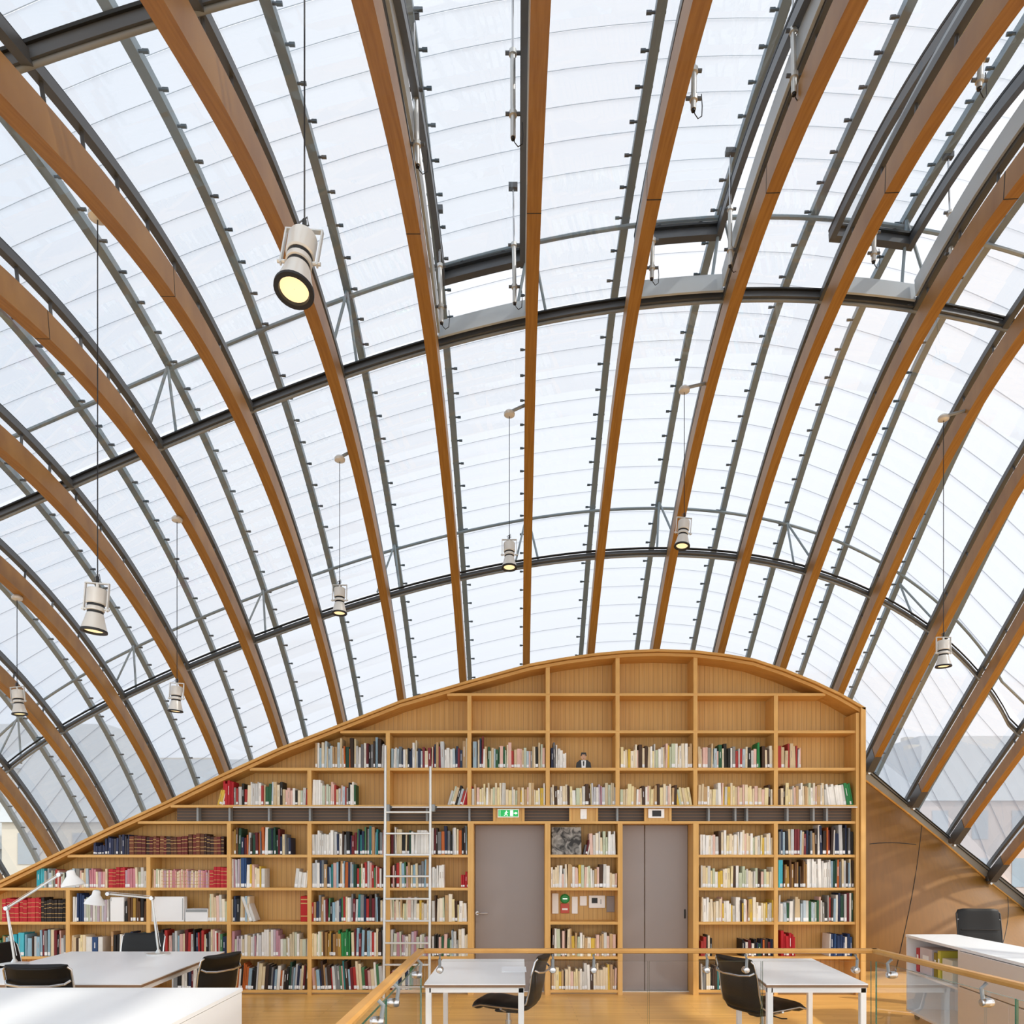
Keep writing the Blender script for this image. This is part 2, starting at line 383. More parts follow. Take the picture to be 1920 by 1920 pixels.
# open roof windows: sash frame and pane pushed outwards at its lower edge
for q, k in enumerate(OPEN):
    where = ('left of the central arch', 'between the first and second arches right of centre', 'between the third and fourth arches right of centre')[q]
    root = empty('roof_window', S(k+.5, ph1(k+.5), .7), 'open roof window with dark metal sash pushed outwards, %s' % where, 'roof window', 'open roof windows')
    def ch(o): o.parent = root; o.matrix_parent_inverse = Matrix.Translation(-root.location); return o
    def lng(kk, off, w_, h_, m, name, ex=tilt, v0=.03, v1=.97, n=24):
        mb = MB(); P_, N_, B_ = [], [], []
        for i in range(n+1):
            v = v0+(v1-v0)*i/n; ph = phv(kk, v); t, nn, bb = frame(kk, ph); P_.append(S(kk, ph, off+(ex(v) if ex else 0))); N_.append(nn); B_.append(bb)
        mb.sweep(P_, N_, B_, w_, h_, m); return ch(mb.build(name))
    def crs(v, off, w_, h_, m, name, ex=tilt, a=.06, c=.94):
        mb = MB(); P_, N_, T_ = [], [], []
        for i in range(9):
            kk = k+a+(c-a)*i/8; ph = phv(kk, v); t, nn, bb = frame(kk, ph); P_.append(S(kk, ph, off+(ex(v) if ex else 0))); N_.append(nn); T_.append(t)
        mb.sweep(P_, N_, T_, w_, h_, m); return ch(mb.build(name))
    for kk in (k+.085, k+.915):
        lng(kk, .34, .045, .075, M['steel'], 'sash_stile'); lng(kk, .39, .05, .02, M['gasket'], 'sash_gasket')
    crs(.965, .34, .06, .075, M['steel'], 'sash_bottom_rail'); crs(.955, .39, .05, .02, M['gasket'], 'sash_gasket'); crs(.04, .34, .06, .075, M['steel'], 'sash_top_rail')
    mb = patch(k+.1, k+.9, .05, .96, .37, M['glass'], 'pane', 2, 10, extra=tilt); ch(mb.build('pane'))
    for kk in (k+.05, k+.95): lng(kk, .385, .02, .15, M['kerb'], 'kerb_side', None)
    crs(.985, .385, .02, .15, M['kerb'], 'kerb_sill', None, .04, .96)
    mb = MB()
    for kk in (k+.3, k+.72):
        c = S(kk, phv(kk, .955), .41+tilt(.955)); mb.lathe([(.02, -.012), (.026, 0), (.014, .014)], M['gasket'], 10, Matrix.Translation(c))
    ch(mb.build('glass_clamp'))
# perforated panels, one screen per bay, every overlapping sheet a part
for k in range(KMIN, KMAX):
    root = empty('perforated_screen', S(k+.5, phend(k+.5), 1.05), 'pale perforated screen outside the glass, bay %s' % (
        'left of the central arch' if k == -1 else 'right of the central arch' if k == 0 else 'between %s and %s arches %s of centre' % (ORD[k-1 if k > 0 else -k-2], ORD[k if k > 0 else -k-1], 'right' if k > 0 else 'left')), 'screen', 'perforated screens over the vault')
    def ch(o): o.parent = root; o.matrix_parent_inverse = Matrix.Translation(-root.location); return o
    vs_ = rows(k+.5)
    n = 0
    for va, vb in zip(vs_[3:-1], vs_[4:]):
        if S(k+.5, phv(k+.5, va), 1).y < 0: continue
        ov = (vb-va)*.045; nk = 3; vs = []; fs = []
        for i in range(nk+1):
            kk = k+i/nk
            lo, hi = phv(kk, vb), phv(kk, va-ov); l_ = outlat(k, lo)+(outlat(k+1, lo)-outlat(k, lo))*i/nk
            sag = .008*math.sin(math.pi*i/nk)
            q_ = i/nk
            def LS(ph_a, ph_b, of): return S(k, ph_a, of, outlat(k, ph_a)).lerp(S(k+1, ph_b, of, outlat(k+1, ph_b)), q_)+frame(k+.5, lo)[1]*sag
            la, lb_, ha, hb_ = phv(k, vb), phv(k+1, vb), phv(k, va-ov), phv(k+1, va-ov)
            vs += [LS(ha, hb_, 1.035), LS((la+ha)/2, (lb_+hb_)/2, 1.05), LS(la, lb_, 1.052), LS(la, lb_, 1.046)]
        for i in range(nk):
            for j in range(3): fs.append((i*4+j, i*4+j+1, i*4+5+j, i*4+4+j))
        mb = MB(); mb.add(vs, [f for q, f in enumerate(fs) if q % 3 < 2], M['screen']); mb.add(vs, [f for q, f in enumerate(fs) if q % 3 == 2], M['lip'])
        ch(mb.build('panel')); n += 1
# ------------------------------------------------------------------ window actuators
def actuator(top, bot, label, cable=True):
    """top / bottom points; body in the lower 45 %, rod above"""
    root = empty('window_actuator', bot, label, 'actuator', 'chain actuators of the roof windows')
    def ch(o): o.parent = root; o.matrix_parent_inverse = Matrix.Translation(-root.location); return o
    t, b = Vector(top), Vector(bot); d = t-b; mid = b+d*.5
    mb = MB(); mb.tube([b, mid], .016, M['alu'], 12); mb.tube([b-d.normalized()*.012, b], .012, M['black'], 12); ch(mb.build('cylinder', smooth=True))
    mb = MB(); mb.tube([mid, t], .007, M['chrome'], 8); ch(mb.build('rod'))
    for q in (.14, .5):
        c = b+d*q; mb = MB(); mb.tube([c-VV(.045, 0, 0), c+VV(.045, 0, 0)], .011, M['steel'], 8); mb.tube([c-d.normalized()*.012, c+d.normalized()*.012], .024, M['alu'], 12); ch(mb.build('clamp'))
    mb = MB(); mb.box(t-VV(.035, .02, .02), t+VV(.035, .02, .02), M['steel']); ch(mb.build('end_bracket'))
    if cable:
        p = [b, b+VV(.01, 0, -.03), b+VV(.03, .01, -.045), b+VV(.055, .02, -.02), b+VV(.06, .03, .05), b+VV(.055, .03, .12)]
        mb = MB(); mb.tube(p, .003, M['black'], 6); ch(mb.build('cable'))
    return root
ACT = [((775, 25), (783, 310), -1, 'upper left of the window beside the central arch'), ((822, 392), (828, 605), -1, 'lower left of the window beside the central arch'),
       ((961, -60), (962, 258), 0, 'upper one close left of the central arch'), ((962, 350), (965, 568), 0, 'lower one close left of the central arch'),
       ((1303, 60), (1300, 205), 1, 'upper one half hidden by the first arch right of centre'), ((1226, 380), (1222, 522), 1, 'lower one half hidden by the first arch right of centre'),
       ((1486, -60), (1489, 175), 2, 'upper one on the second arch right of centre'), ((1369, 285), (1369, 498), 2, 'lower one on the second arch right of centre'),
       ((1842, 60), (1836, 165), 3, 'upper one half hidden by the third arch right of centre'), ((1641, 380), (1638, 490), 3, 'lower one half hidden by the third arch right of centre'),
       ((1778, 292), (1784, 506), 4, 'lower one on the fourth arch right of centre')]
for (a, b, k, lb) in ACT:
    q, ph = at(b[0], b[1], .12, k, 1.3); lo = S(q, ph, .12)
    hi = PT(a[0], a[1], lo.y-.02)
    actuator(hi, lo, 'silver rod actuator, %s' % lb)

# ------------------------------------------------------------------ floor, walls, sill
RX0, RX1, RY = -.668, 2.67, 5.5          # stairwell opening
mb = MB()
for (x0, x1, y0, y1) in ((-8.5, RX0-.03, -3, 11.6), (RX0-.03, RX1+.03, RY+.03, 11.6), (RX1+.03, 9.3, -3, 11.6)):
    mb.box((x0, y0, -.35), (x1, y1, 0), M['floor'])
struct(mb.build('floor'))
mb = MB(); mb.box((-8.5, -3, -3.3), (9.3, 11.6, -3.1), M['concrete']); o = struct(mb.build('floor_lower'))
mb = MB()
mb.box((RX0-.05, -3, -.36), (RX0-.03, RY+.03, .015), M['steel2']); mb.box((RX1+.03, -3, -.36), (RX1+.05, RY+.03, .015), M['steel2']); mb.box((RX0-.05, RY+.03, -.36), (RX1+.05, RY+.05, .015), M['steel2'])
struct(mb.build('trim_1'))
# leaning timber wall below the sill at the right
edge = [(1560, 1423), (1626, 1466), (1699, 1523), (1767, 1578), (1860, 1658), (1910, 1697), (1960, 1740), (2030, 1800)]
band = [(1560, 1398), (1631, 1444), (1699, 1502), (1775, 1565), (1877, 1645), (1918, 1678), (1970, 1722), (2040, 1782)]
def trace(pts, off, k0=5.3):
    r = []; k, ph = k0, .25
    for X, Y in pts:
        k, ph = at(X, Y, off, k, ph); r.append(S(k, ph, off))
    return r
def dense(pts, n=6):
    r = []
    for a, b in zip(pts, pts[1:]):
        for i in range(n): r.append((a[0]+(b[0]-a[0])*i/n, a[1]+(b[1]-a[1])*i/n))
    return r+[pts[-1]]
eL = trace(dense(edge), .12); bL = trace(dense(band), .2)
n = len(eL)
bot = [VV(4.85+4.6*i/(n-1), 11.55-.35*(i/(n-1))**2, 0) for i in range(n)]
rows_w = []
for j in range(9):
    s = j/8; rows_w.append([bot[i].lerp(eL[i], s)+VV(0, -.08*math.sin(math.pi*s), 0) for i in range(n)])
vs = [p for r_ in rows_w for p in r_]; fs = [(j*n+i, j*n+i+1, (j+1)*n+i+1, (j+1)*n+i) for j in range(8) for i in range(n-1)]
vs2 = [p+VV(.02, .09, 0) for p in vs]; N_ = len(vs)
mb = MB(); mb.add(vs+vs2, fs+[tuple(N_+q for q in reversed(f)) for f in fs]+[(8*n+i, 8*n+i+1, N_+8*n+i+1, N_+8*n+i) for i in range(n-1)], M['panel'])
wr = struct(mb.build('wall_right', smooth=True))
def wallpt(i, s, d=0): 
    a = int(i); f = i-a; lo = bot[a].lerp(bot[min(a+1, n-1)], f); hi = eL[a].lerp(eL[min(a+1, n-1)], f)
    return lo.lerp(hi, s)+VV(0, -.08*math.sin(math.pi*s)-d, 0)
mb = MB()
def sY(i, Y): return min(range(101), key=lambda q: abs(proj(wallpt(i, q/100))[1]-Y))/100
for a, b in (((9.8, 0), (14.6, 1)), ((23, 0), (27.5, 1)), ((6, sY(6, 1583)), (13.2, sY(13.2, 1583)))):
    mb.tube([wallpt(a[0]+(b[0]-a[0])*q/12, a[1]+(b[1]-a[1])*q/12, .0) for q in range(13)], .006, M['gasket'], 5)
o = mb.build('panel_joint'); o.parent = wr
mb = MB(); mb.tube([p+VV(0, -.005, .005) for p in eL], .016, M['frame'], 8); o = mb.build('wood_edging'); o.parent = wr
mb = MB(); vs = []
for a, b in zip(eL, bL): vs += [a+VV(0, -.01, .01), b, b+VV(0, .12, .04), a+VV(0, .12, -.02)]
fs = [(i*4+j, i*4+(j+1) % 4, i*4+4+(j+1) % 4, i*4+4+j) for i in range(n-1) for j in range(4)]
mb.add(vs, fs, M['steel2']); sl = struct(mb.build('trim_2'))
mb = MB(); mb.tube([p+VV(0, -.01, 0) for p in bL], .010, M['gasket'], 6); mb.tube([a.lerp(b, .72)+VV(0, -.02, 0) for a, b in zip(eL, bL)], .008, M['gasket'], 6); o = mb.build('sill_gasket'); o.parent = sl
for k in range(6, 11):
    c = S(k, sill(k)-.015, .1); mb = MB(); mb.rbox(c-VV(.06, .05, .05), c+VV(.06, .07, .05), M['steel'], .015); mb.tube([c+VV(-.02, -.07, -.08), c+VV(-.02, .0, -.08)], .02, M['alu'], 8)
    o = mb.build('foot_bracket'); o.parent = sl

# ------------------------------------------------------------------ bookcase wall
YF, YB = 9.46, 9.78
def bx(X): return (X-HX)/F*YF
def bz(Y): return EYE+(HY-Y)/F*YF
outl = [(-260, 1762), (-130, 1710), (0, 1653), (205, 1553), (320, 1500), (407, 1457), (525, 1403), (640, 1358), (750, 1315), (880, 1277), (993, 1246), (1060, 1234), (1120, 1226), (1175, 1221), (1232, 1219), (1300, 1221), (1360, 1228), (1413, 1237), (1470, 1256), (1527, 1279), (1575, 1302), (1620, 1328)]
OP = [(bx(X), bz(Y)) for X, Y in outl]
def topz(x):
    for (x0, z0), (x1, z1) in zip(OP, OP[1:]):
        if x0 <= x <= x1: return z0+(z1-z0)*(x-x0)/(x1-x0)
    return OP[0][1] if x < OP[0][0] else OP[-1][1]
case = empty('bookcase', (0, YF, 0), 'huge oak bookcase wall with humped top and many shelves under the vault', 'bookcase')
def cc(o): o.parent = case; o.matrix_parent_inverse = Matrix.Translation(-case.location); return o
n = len(OP); vs = [(x, YB, z-.03) for x, z in OP]+[(x, YB, 0) for x, z in OP]; vs += [(x, YB+.03, z) for x, y, z in vs]
fs = [(i, i+1, n+i+1, n+i) for i in range(n-1)]; fs += [tuple(2*n+q for q in reversed(f)) for f in fs]
mb = MB(); mb.add(vs, fs, M['back'])
for X in range(-260, 1610, 9):                   # tongue-and-groove lines of the back boards
    x = bx(X); mb.box((x-.0012, YB-.0012, 0), (x+.0012, YB, topz(x)-.06), M['edge'])
cc(mb.build('back_panel'))
mb = MB(); m2 = MB()
def strip(d0, d1, y0, m, mb):
    vs = []; 
    nn = []
    for i in range(n):
        a = OP[max(i-1, 0)]; b = OP[min(i+1, n-1)]; t = Vector((b[0]-a[0], b[1]-a[1])).normalized(); nn.append(Vector((t.y, -t.x)))
    nn[-1] = Vector((-.25, -1)) 
    for i in range(n):
        x, z = OP[i]; q = nn[i]
        for d, y in ((d0, y0), (d0, YB+.06), (d1, YB+.06), (d1, y0)): vs.append((x+q.x*d, y, z+q.y*d))
    mb.add(vs, [(i*4+j, i*4+(j+1) % 4, i*4+4+(j+1) % 4, i*4+4+j) for i in range(n-1) for j in range(4)]+[(0, 3, 2, 1), (4*n-4, 4*n-3, 4*n-2, 4*n-1)], m)
strip(0, .03, YF-.05, M['frame'], mb); cc(mb.build('top_rim'))
strip(.036, .075, YF-.015, M['frame'], m2); cc(m2.build('top_board'))
mb = MB(); mb.box((bx(1611), YF-.05, 0), (bx(1620), YB+.06, bz(1328)), M['upright']); cc(mb.build('side_rim'))
mb = MB(); mb.box((bx(1604), YF-.015, 0), (bx(1610), YB, bz(1337)), M['upright']); cc(mb.build('side_board'))
TH = .034
def clipx(Y):      # left-most X where the top outline is above this shelf
    z = bz(Y)
    for X in range(-200, 1300, 2):
        if topz(bx(X))-.085 > z: return X
    return 870
def clipr(Y):
    z = bz(Y)
    for X in range(1606, 1200, -2):
        if topz(bx(X))-.085 > z: return X
SH = {0: 1302, 1: 1372, 2: 1442, 3: 1512, 4: 1542, 5: 1605, 6: 1667, 7: 1731, 8: 1796, 9: 1859}
def shelf(X0, X1, Y, y0=YF+.005, y1=YB, th=TH, m='shelf'):
    mb = MB(); mb.box((bx(X0), y0, bz(Y)-th/2), (bx(X1), y1, bz(Y)+th/2), M[m]); cc(mb.build('shelf'))
shelf(clipx(1302), clipr(1302), 1302); shelf(clipx(1372), 1604, 1372); shelf(clipx(1442), 1604, 1442)
shelf(clipx(1512), 1606, 1512, YF-.03, th=.03); shelf(clipx(1542), 1604, 1542)
SEG = [(-200, 880), (1031, 1160), (1309, 1604)]
for s in range(5, 10):
    for a, b in SEG: 
        a = max(a, clipx(SH[s])); shelf(a, b, SH[s])
def upr(X, Ya, Yb, y0=YF, w=.05):
    z1 = min(bz(Ya), topz(bx(X))-.07) if Ya < 1500 or X < 600 else bz(Ya)
    mb = MB(); mb.box((bx(X)-w/2, y0, bz(Yb)), (bx(X)+w/2, YB, z1), M['upright']); cc(mb.build('upright'))
for X in (1027, 1158, 1304): upr(X, 1200, 1301)
for X in (880, 1027, 1158, 1304, 1455): upr(X, 1304, 1371)
for X in (727, 880, 1027, 1158, 1304, 1455): upr(X, 1374, 1441)
for X in (580, 727, 880, 1027, 1158, 1304, 1455): upr(X, 1444, 1511)
for X, Y in ((127, 1669), (278, 1607), (429, 1544), (580, 1544), (727, 1544), (1455, 1544)): upr(X, Y, 1870)
for X, w in ((882.5, .075), (1027, .07), (1163, .06), (1305, .07)): upr(X, 1544, 1866, YF, w)
upr(-20, 1730, 1866)
# recessed dark band with grilles and light dividers
mb = MB(); mb.box((bx(clipx(1530)+40), YF+.12, bz(1542)), (bx(1604), YF+.15, bz(1512)), M['band'])
for j in range(4): z = bz(1536-j*6); mb.box((bx(clipx(1530)+40), YF+.108, z-.004), (bx(1604), YF+.12, z+.004), M['edge'])
cc(mb.build('band_grille'))
for X in (369, 429, 503, 580, 654, 727, 800, 880, 1158, 1330, 1380, 1402, 1478, 1527, 1552):
    mb = MB(); mb.box((bx(X)-.012, YF+.02, bz(1541)), (bx(X)+.012, YF+.11, bz(1513)), M['steel2']); cc(mb.build('band_divider'))
for a, b in ((926, 982), (1069, 1120), (1210, 1258)):
    mb = MB(); mb.box((bx(a), YF+.03, bz(1540)), (bx(b), YF+.11, bz(1514)), M['back']); mb.box((bx(a)-.01, YF+.01, bz(1541)), (bx(a)+.02, YF+.04, bz(1513)), M['upright']); mb.box((bx(b)-.02, YF+.01, bz(1541)), (bx(b)+.01, YF+.04, bz(1513)), M['upright']); cc(mb.build('device_panel'))
# plinth
for a, b in ((-200, 880), (1031, 1160), (1309, 1604)):
    mb = MB(); mb.box((bx(a), YF+.04, .0), (bx(b), YF+.07, bz(1859)), M['shelf']); mb.box((bx(a), YF+.03, .015), (bx(b)-.02, YF+.041, .05), M['steel2']); cc(mb.build('plinth'))
# door recesses
mb = MB()
for a, b in ((887, 1023), (1167, 1301)):
    mb.box((bx(a)-.02, YB-.02, 0), (bx(a)+.0, 10.25, bz(1542)), M['upright']); mb.box((bx(b), YB-.02, 0), (bx(b)+.02, 10.25, bz(1542)), M['upright']); mb.box((bx(a), YB-.02, bz(1542)), (bx(b), 10.25, bz(1540)), M['upright'])
cc(mb.build('door_lining'))
# cut the back panel behind the doors is not needed: the leaves stand in front of it
def leaf(X0, X1, name, handle, parent=None, Y=None):
    Y = YB-.045; f = Y/YF
    mb = MB(); mb.rbox((bx(X0), Y, .012), (bx(X1), Y+.04, bz(1545)), M['door'], .004); d = mb.build(name); 
    return d
d1 = struct(leaf(889, 1022, 'door_1', True))
mb = MB(); c = VV(bx(893), YB-.05, 1.02); mb.tube([c, c+VV(0, -.05, 0), c+VV(.02, -.055, 0), c+VV(.14, -.055, 0)], .009, M['chrome'], 8); mb.lathe([(.024, 0), (.024, .006)], M['chrome'], 14, Matrix.Translation(c) @ Matrix.Rotation(R(90), 4, 'X')); o = mb.build('door_handle', smooth=True); o.parent = d1
d2 = struct(leaf(1168, 1215.3, 'door_2', False)); d3 = struct(leaf(1216.7, 1299, 'door_3', False))
mb = MB(); mb.rbox((bx(1292), YB-.055, .95), (bx(1292)+.02, YB-.044, 1.07), M['black'], .003); o = mb.build('door_pull'); o.parent = d3
mb = MB(); mb.box((bx(1166), YB-.1, 0), (bx(1302), YB, .012), M['alu']); mb.box((bx(888), YB-.1, 0), (bx(1023), YB, .012), M['alu']); struct(mb.build('trim_3'))

# ------------------------------------------------------------------ library ladder
root = empty('library_ladder', (bx(764), YF-.2, 0), 'slim pale metal library ladder leaning on the bookcase left of the single door', 'ladder')
def ch(o): o.parent = root; o.matrix_parent_inverse = Matrix.Translation(-root.location); return o
yl = YF-.10
def lz(Y): return EYE+(HY-Y)/F*yl
def lx(X): return (X-HX)/F*yl
for X, Yt in ((722.5, 1398), (807, 1437)):
    mb = MB(); mb.tube([(lx(X), yl-.12, 0), (lx(X), yl, lz(1515)), (lx(X), yl, lz(Yt))], .018, M['alu'], 10); ch(mb.build('side_rail', smooth=True))
for Y in (1523, 1563, 1603, 1643, 1685, 1726, 1767, 1807, 1848):
    mb = MB(); z = lz(Y); y = yl-.12*(1-min(1, z/lz(1515))); mb.rbox((lx(722.5), y-.02, z-.012), (lx(807), y+.02, z+.012), M['alu'], .006); ch(mb.build('rung'))
for X in (726, 811):
    mb = MB(); mb.rbox((lx(X)-.02, yl-.01, lz(1522)), (lx(X)+.03, YF-.03, lz(1508)), M['steel2'], .006); mb.tube([(lx(X)-.03, YF-.045, lz(1514)), (lx(X)+.05, YF-.045, lz(1514))], .022, M['steel'], 10); ch(mb.build('hook'))
mb = MB(); mb.tube([(bx(440), YF-.045, bz(1514)), (bx(1604), YF-.045, bz(1514))], .009, M['chrome'], 8)
tag(mb.build('ladder_rail', smooth=True), 'long thin metal rail running along the bookcase that the ladder hooks over', 'rail')

# ------------------------------------------------------------------ signs and switches
def plate(name, X0, X1, Y0, Y1, m, label, cat, y, group=None, dep=.02):
    f = y/YF; root = empty(name, ((X0+X1)/2*0+(((X0+X1)/2)-HX)/F*y, y, EYE+(HY-Y1)/F*y), label, cat, group)
    mb = MB(); a = PT(X0, Y1, y); b = PT(X1, Y0, y); mb.rbox((a.x, y-dep, a.z), (b.x, y, b.z), m, .003); o = mb.build('housing'); o.parent = root; o.matrix_parent_inverse = Matrix.Translation(-root.location)
    return root, a, b
def sub(root, mb, name, smooth=False): o = mb.build(name, smooth=smooth); o.parent = root; o.matrix_parent_inverse = Matrix.Translation(-root.location); return o
yb_ = YF+.03
root, a, b = plate('exit_sign', 933, 973, 1517, 1533, M['plate'], 'small lit green emergency exit sign above the single door', 'sign', yb_, dep=.03)
mb = MB(); mb.box((a.x+.012, yb_-.032, a.z+.012), (b.x-.012, yb_-.03, b.z-.012), M['exit_green']); sub(root, mb, 'green_face')
def man(mb, cx, cz, h, y, m):
    def seg(p, q, r): mb.tube([(cx+p[0]*h, y, cz+p[1]*h), (cx+q[0]*h, y, cz+q[1]*h)], r*h, m, 6)
    mb.lathe([(.09*h, -.001), (.09*h, .001)], m, 10, Matrix.Translation((cx+.03*h, y, cz+.86*h)) @ Matrix.Rotation(R(90), 4, 'X'))
    seg((0, .74), (-.05, .45), .08); seg((0, .72), (.2, .62), .035); seg((.2, .62), (.3, .72), .03); seg((0, .72), (-.2, .6), .035); seg((-.2, .6), (-.25, .45), .03)
    seg((-.05, .45), (.15, .3), .05); seg((.15, .3), (.12, .05), .045); seg((-.05, .45), (-.18, .22), .05); seg((-.18, .22), (-.38, .18), .04)
mb = MB(); hh = (b.z-a.z)-.03; man(mb, a.x+.11, a.z+.012, hh, yb_-.033, M['exit_white'])
x0 = a.x+.17; zc = (a.z+b.z)/2; y = yb_-.0335
mb.box((a.x+.03, y, a.z+.016), (a.x+.034, y+.001, b.z-.016), M['exit_white'])
mb.box((x0-.01, y, a.z+.018), (x0+.026, y+.001, b.z-.018), M['exit_white'])
mb.box((x0+.036, y, zc-.005), (x0+.062, y+.001, zc+.005), M['exit_white']); mb.add([(x0+.058, y, zc-.018), (x0+.083, y, zc), (x0+.058, y, zc+.018)], [(0, 1, 2)], M['exit_white'])
sub(root, mb, 'running_man_symbol')
root, a, b = plate('detector_box', 1088, 1100, 1517, 1536, M['plate'], 'small white upright box in the dark band between the doors', 'detector', yb_)
mb = MB(); mb.lathe([(.012, 0), (.01, .006)], M['alu'], 10, Matrix.Translation(((a.x+b.x)/2, yb_-.02, a.z+.03)) @ Matrix.Rotation(R(90), 4, 'X')); sub(root, mb, 'sensor_lens')
root, a, b = plate('display_panel', 1215, 1245, 1517, 1534, M['plate'], 'white display box with dark screen above the double door', 'display', yb_)
mb = MB(); mb.box((a.x+.05, yb_-.022, a.z+.02), (b.x-.04, yb_-.02, b.z-.02), M['black']); sub(root, mb, 'screen')
ys = YB-.002
def sp(X): return X-(X-HX)*0
g = 'wall devices in the niche between the doors'
plate('switch_plate', 1035, 1047, 1675, 1713, M['plate'], 'tall narrow white plate left of the green button between the doors', 'switch plate', ys, g)
root, a, b = plate('call_point', 1051, 1067, 1694, 1712, M['signred'], 'red call plate with a round green button on top between the doors', 'call point', ys, g)
c = PT(1059, 1685, ys); mb = MB(); mb.lathe([(.062, 0), (.062, .02), (.045, .035), (0.001, .036)], M['signgreen'], 20, Matrix.Translation(c) @ Matrix.Rotation(R(90), 4, 'X')); sub(root, mb, 'green_button', True)
mb = MB(); mb.box((c.x-.03, ys-.037, c.z-.006), (c.x+.03, ys-.036, c.z+.006), M['exit_white']); mb.box((a.x+.02, ys-.0215, a.z+.04), (b.x-.02, ys-.02, a.z+.065), M['plate']); sub(root, mb, 'white_marks')
plate('switch_plate', 1072, 1083, 1681, 1713, M['plate'], 'tall narrow white plate right of the green button between the doors', 'switch plate', ys, g)
plate('switch_plate', 1087, 1100, 1680, 1698, M['plate'], 'squarish white plate beside the intercom between the doors', 'switch plate', ys, g)
root, a, b = plate('intercom', 1104, 1134, 1679, 1702, M['plate'], 'white intercom with small black screen between the doors', 'intercom', ys, g, .03)
mb = MB(); mb.box((a.x+.035, ys-.032, a.z+.06), (a.x+.11, ys-.03, b.z-.03), M['black']); sub(root, mb, 'screen'); mb = MB(); mb.box((b.x-.06, ys-.032, a.z+.05), (b.x-.05, ys-.03, b.z-.05), M['steel2']); sub(root, mb, 'speaker_slot')
plate('vent_plate', 1137, 1152, 1680, 1710, M['door'], 'dark grey plate at the right end of the niche between the doors', 'vent plate', ys, g)

# ------------------------------------------------------------------ books
PAL = {
 'cream': [('cream', '#e9dcc0'), ('cream', '#efe5cf'), ('white', '#efece4'), ('white', '#f3f1ea'), ('beige', '#d9c6a3'), ('pale yellow', '#e8d9a8'), ('cream', '#e6d5b4'), ('pale pink', '#e2bfb0'), ('pale grey', '#cfcdc6'), ('tan', '#c2a276'), ('dark brown', '#4a3526'), ('pale green', '#c3ccb0'), ('yellow', '#d8b548')],
 'pale': [('white', '#eceae4'), ('pale grey', '#c9c9c6'), ('pale green', '#bfc9b6'), ('pale pink', '#dfb9ad'), ('cream', '#e6dabf'), ('pale blue', '#b4c5cf'), ('beige', '#cfba96'), ('dark green', '#2c5a3c'), ('grey', '#8d8b86'), ('black', '#26241f'), ('red', '#a83a35')],
 'mix': [('white', '#e9e6de'), ('black', '#1c1a1a'), ('dark blue', '#26324f'), ('grey', '#7f8284'), ('cream', '#dfd0ae'), ('pale blue', '#8fb2c4'), ('red', '#ab2f2c'), ('tan', '#b28c62'), ('dark brown', '#3c2a20'), ('pale grey', '#c2c4c3'), ('green', '#4a7d55'), ('dark red', '#6d1f26'), ('pale pink', '#cfa8a0'), ('teal', '#2d7f80')],
 'blue': [('pale grey', '#c3c8ca'), ('white', '#e4e4e0'), ('pale blue', '#9db6c4'), ('grey', '#6f777d'), ('dark blue', '#2d3a52'), ('cream', '#d9ccb0'), ('black', '#222326'), ('pale blue', '#b3c3cb'), ('dark red', '#7d3138'), ('tan', '#b3946c'), ('beige', '#cbb894')],
 'dark': [('black', '#181616'), ('dark blue', '#212b45'), ('dark brown', '#35261d'), ('grey', '#6a6a6c'), ('white', '#dcd9d1'), ('dark red', '#5e1c22'), ('dark green', '#1f4435'), ('cream', '#d4c4a0'), ('pale grey', '#b5b6b6'), ('orange', '#b8602a'), ('pale blue', '#8aa4b4')],
 'leather': [('red leather', '#5a2320'), ('red leather', '#6a2a24'), ('brown leather', '#5c3522'), ('dark leather', '#3d2620'), ('brown leather', '#74412a')],
 'navy': [('navy', '#2b3350'), ('dark grey', '#4a4a55'), ('navy', '#3a4262')],
 'red': [('red', '#b11f2a'), ('red', '#a81a26'), ('red', '#bd2933')],
 'blackrib': [('black', '#2a201c'), ('black', '#1e1a18')],
 'pinkrib': [('pale pink', '#d9a7a0'), ('cream', '#e4d3b4'), ('rose', '#c98590'), ('pale lilac', '#bfa3b0')],
 'teal': [('turquoise', '#2fa3b8'), ('turquoise', '#4ab3c4')],
 'green': [('green', '#2f8a4c'), ('green', '#2a7a45')],
 'white': [('white', '#f0efea'), ('white', '#e6e5e0'), ('pale grey', '#d4d4d0')],
 'lilac': [('pale lilac', '#b9aab6'), ('pale grey', '#c4c4c6'), ('pale green', '#bcc2ae'), ('white', '#dddad4'), ('rose', '#b98a96'), ('beige', '#c9bb9c')],
 'darkblue': [('dark blue', '#22375f'), ('dark blue', '#2b4a78'), ('white', '#e0e0dc')],
 'ochre': [('brown', '#5c3d20'), ('tan', '#9a7440'), ('black', '#1b1715'), ('ochre', '#a9843c')],
}
BM = {}
def bmat(c):
    if c not in BM: BM[c] = mat('book_cloth_'+c[1].strip('#'), c[1], .55, spec=.3, var=((25, 25, 12), .12))
    return BM[c]
ROWB = {1: 1442, 2: 1512, 3: 1605, 4: 1667, 5: 1731, 6: 1796, 7: 1859}
ROWN = {1: 'top row', 2: 'second row', 3: 'third row', 4: 'fourth row', 5: 'fifth row', 6: 'sixth row', 7: 'lowest row'}
def bay(X):
    for lim, nm in ((127, 'leftmost bay'), (278, 'second bay'), (429, 'third bay'), (580, 'fourth bay'), (727, 'bay left of ladder'), (880, 'ladder bay'),
                    (1027, 'bay over single door'), (1160, 'bay between doors'), (1304, 'bay over double door'), (1455, 'second last bay'), (1700, 'last bay')):
        if X < lim: return nm
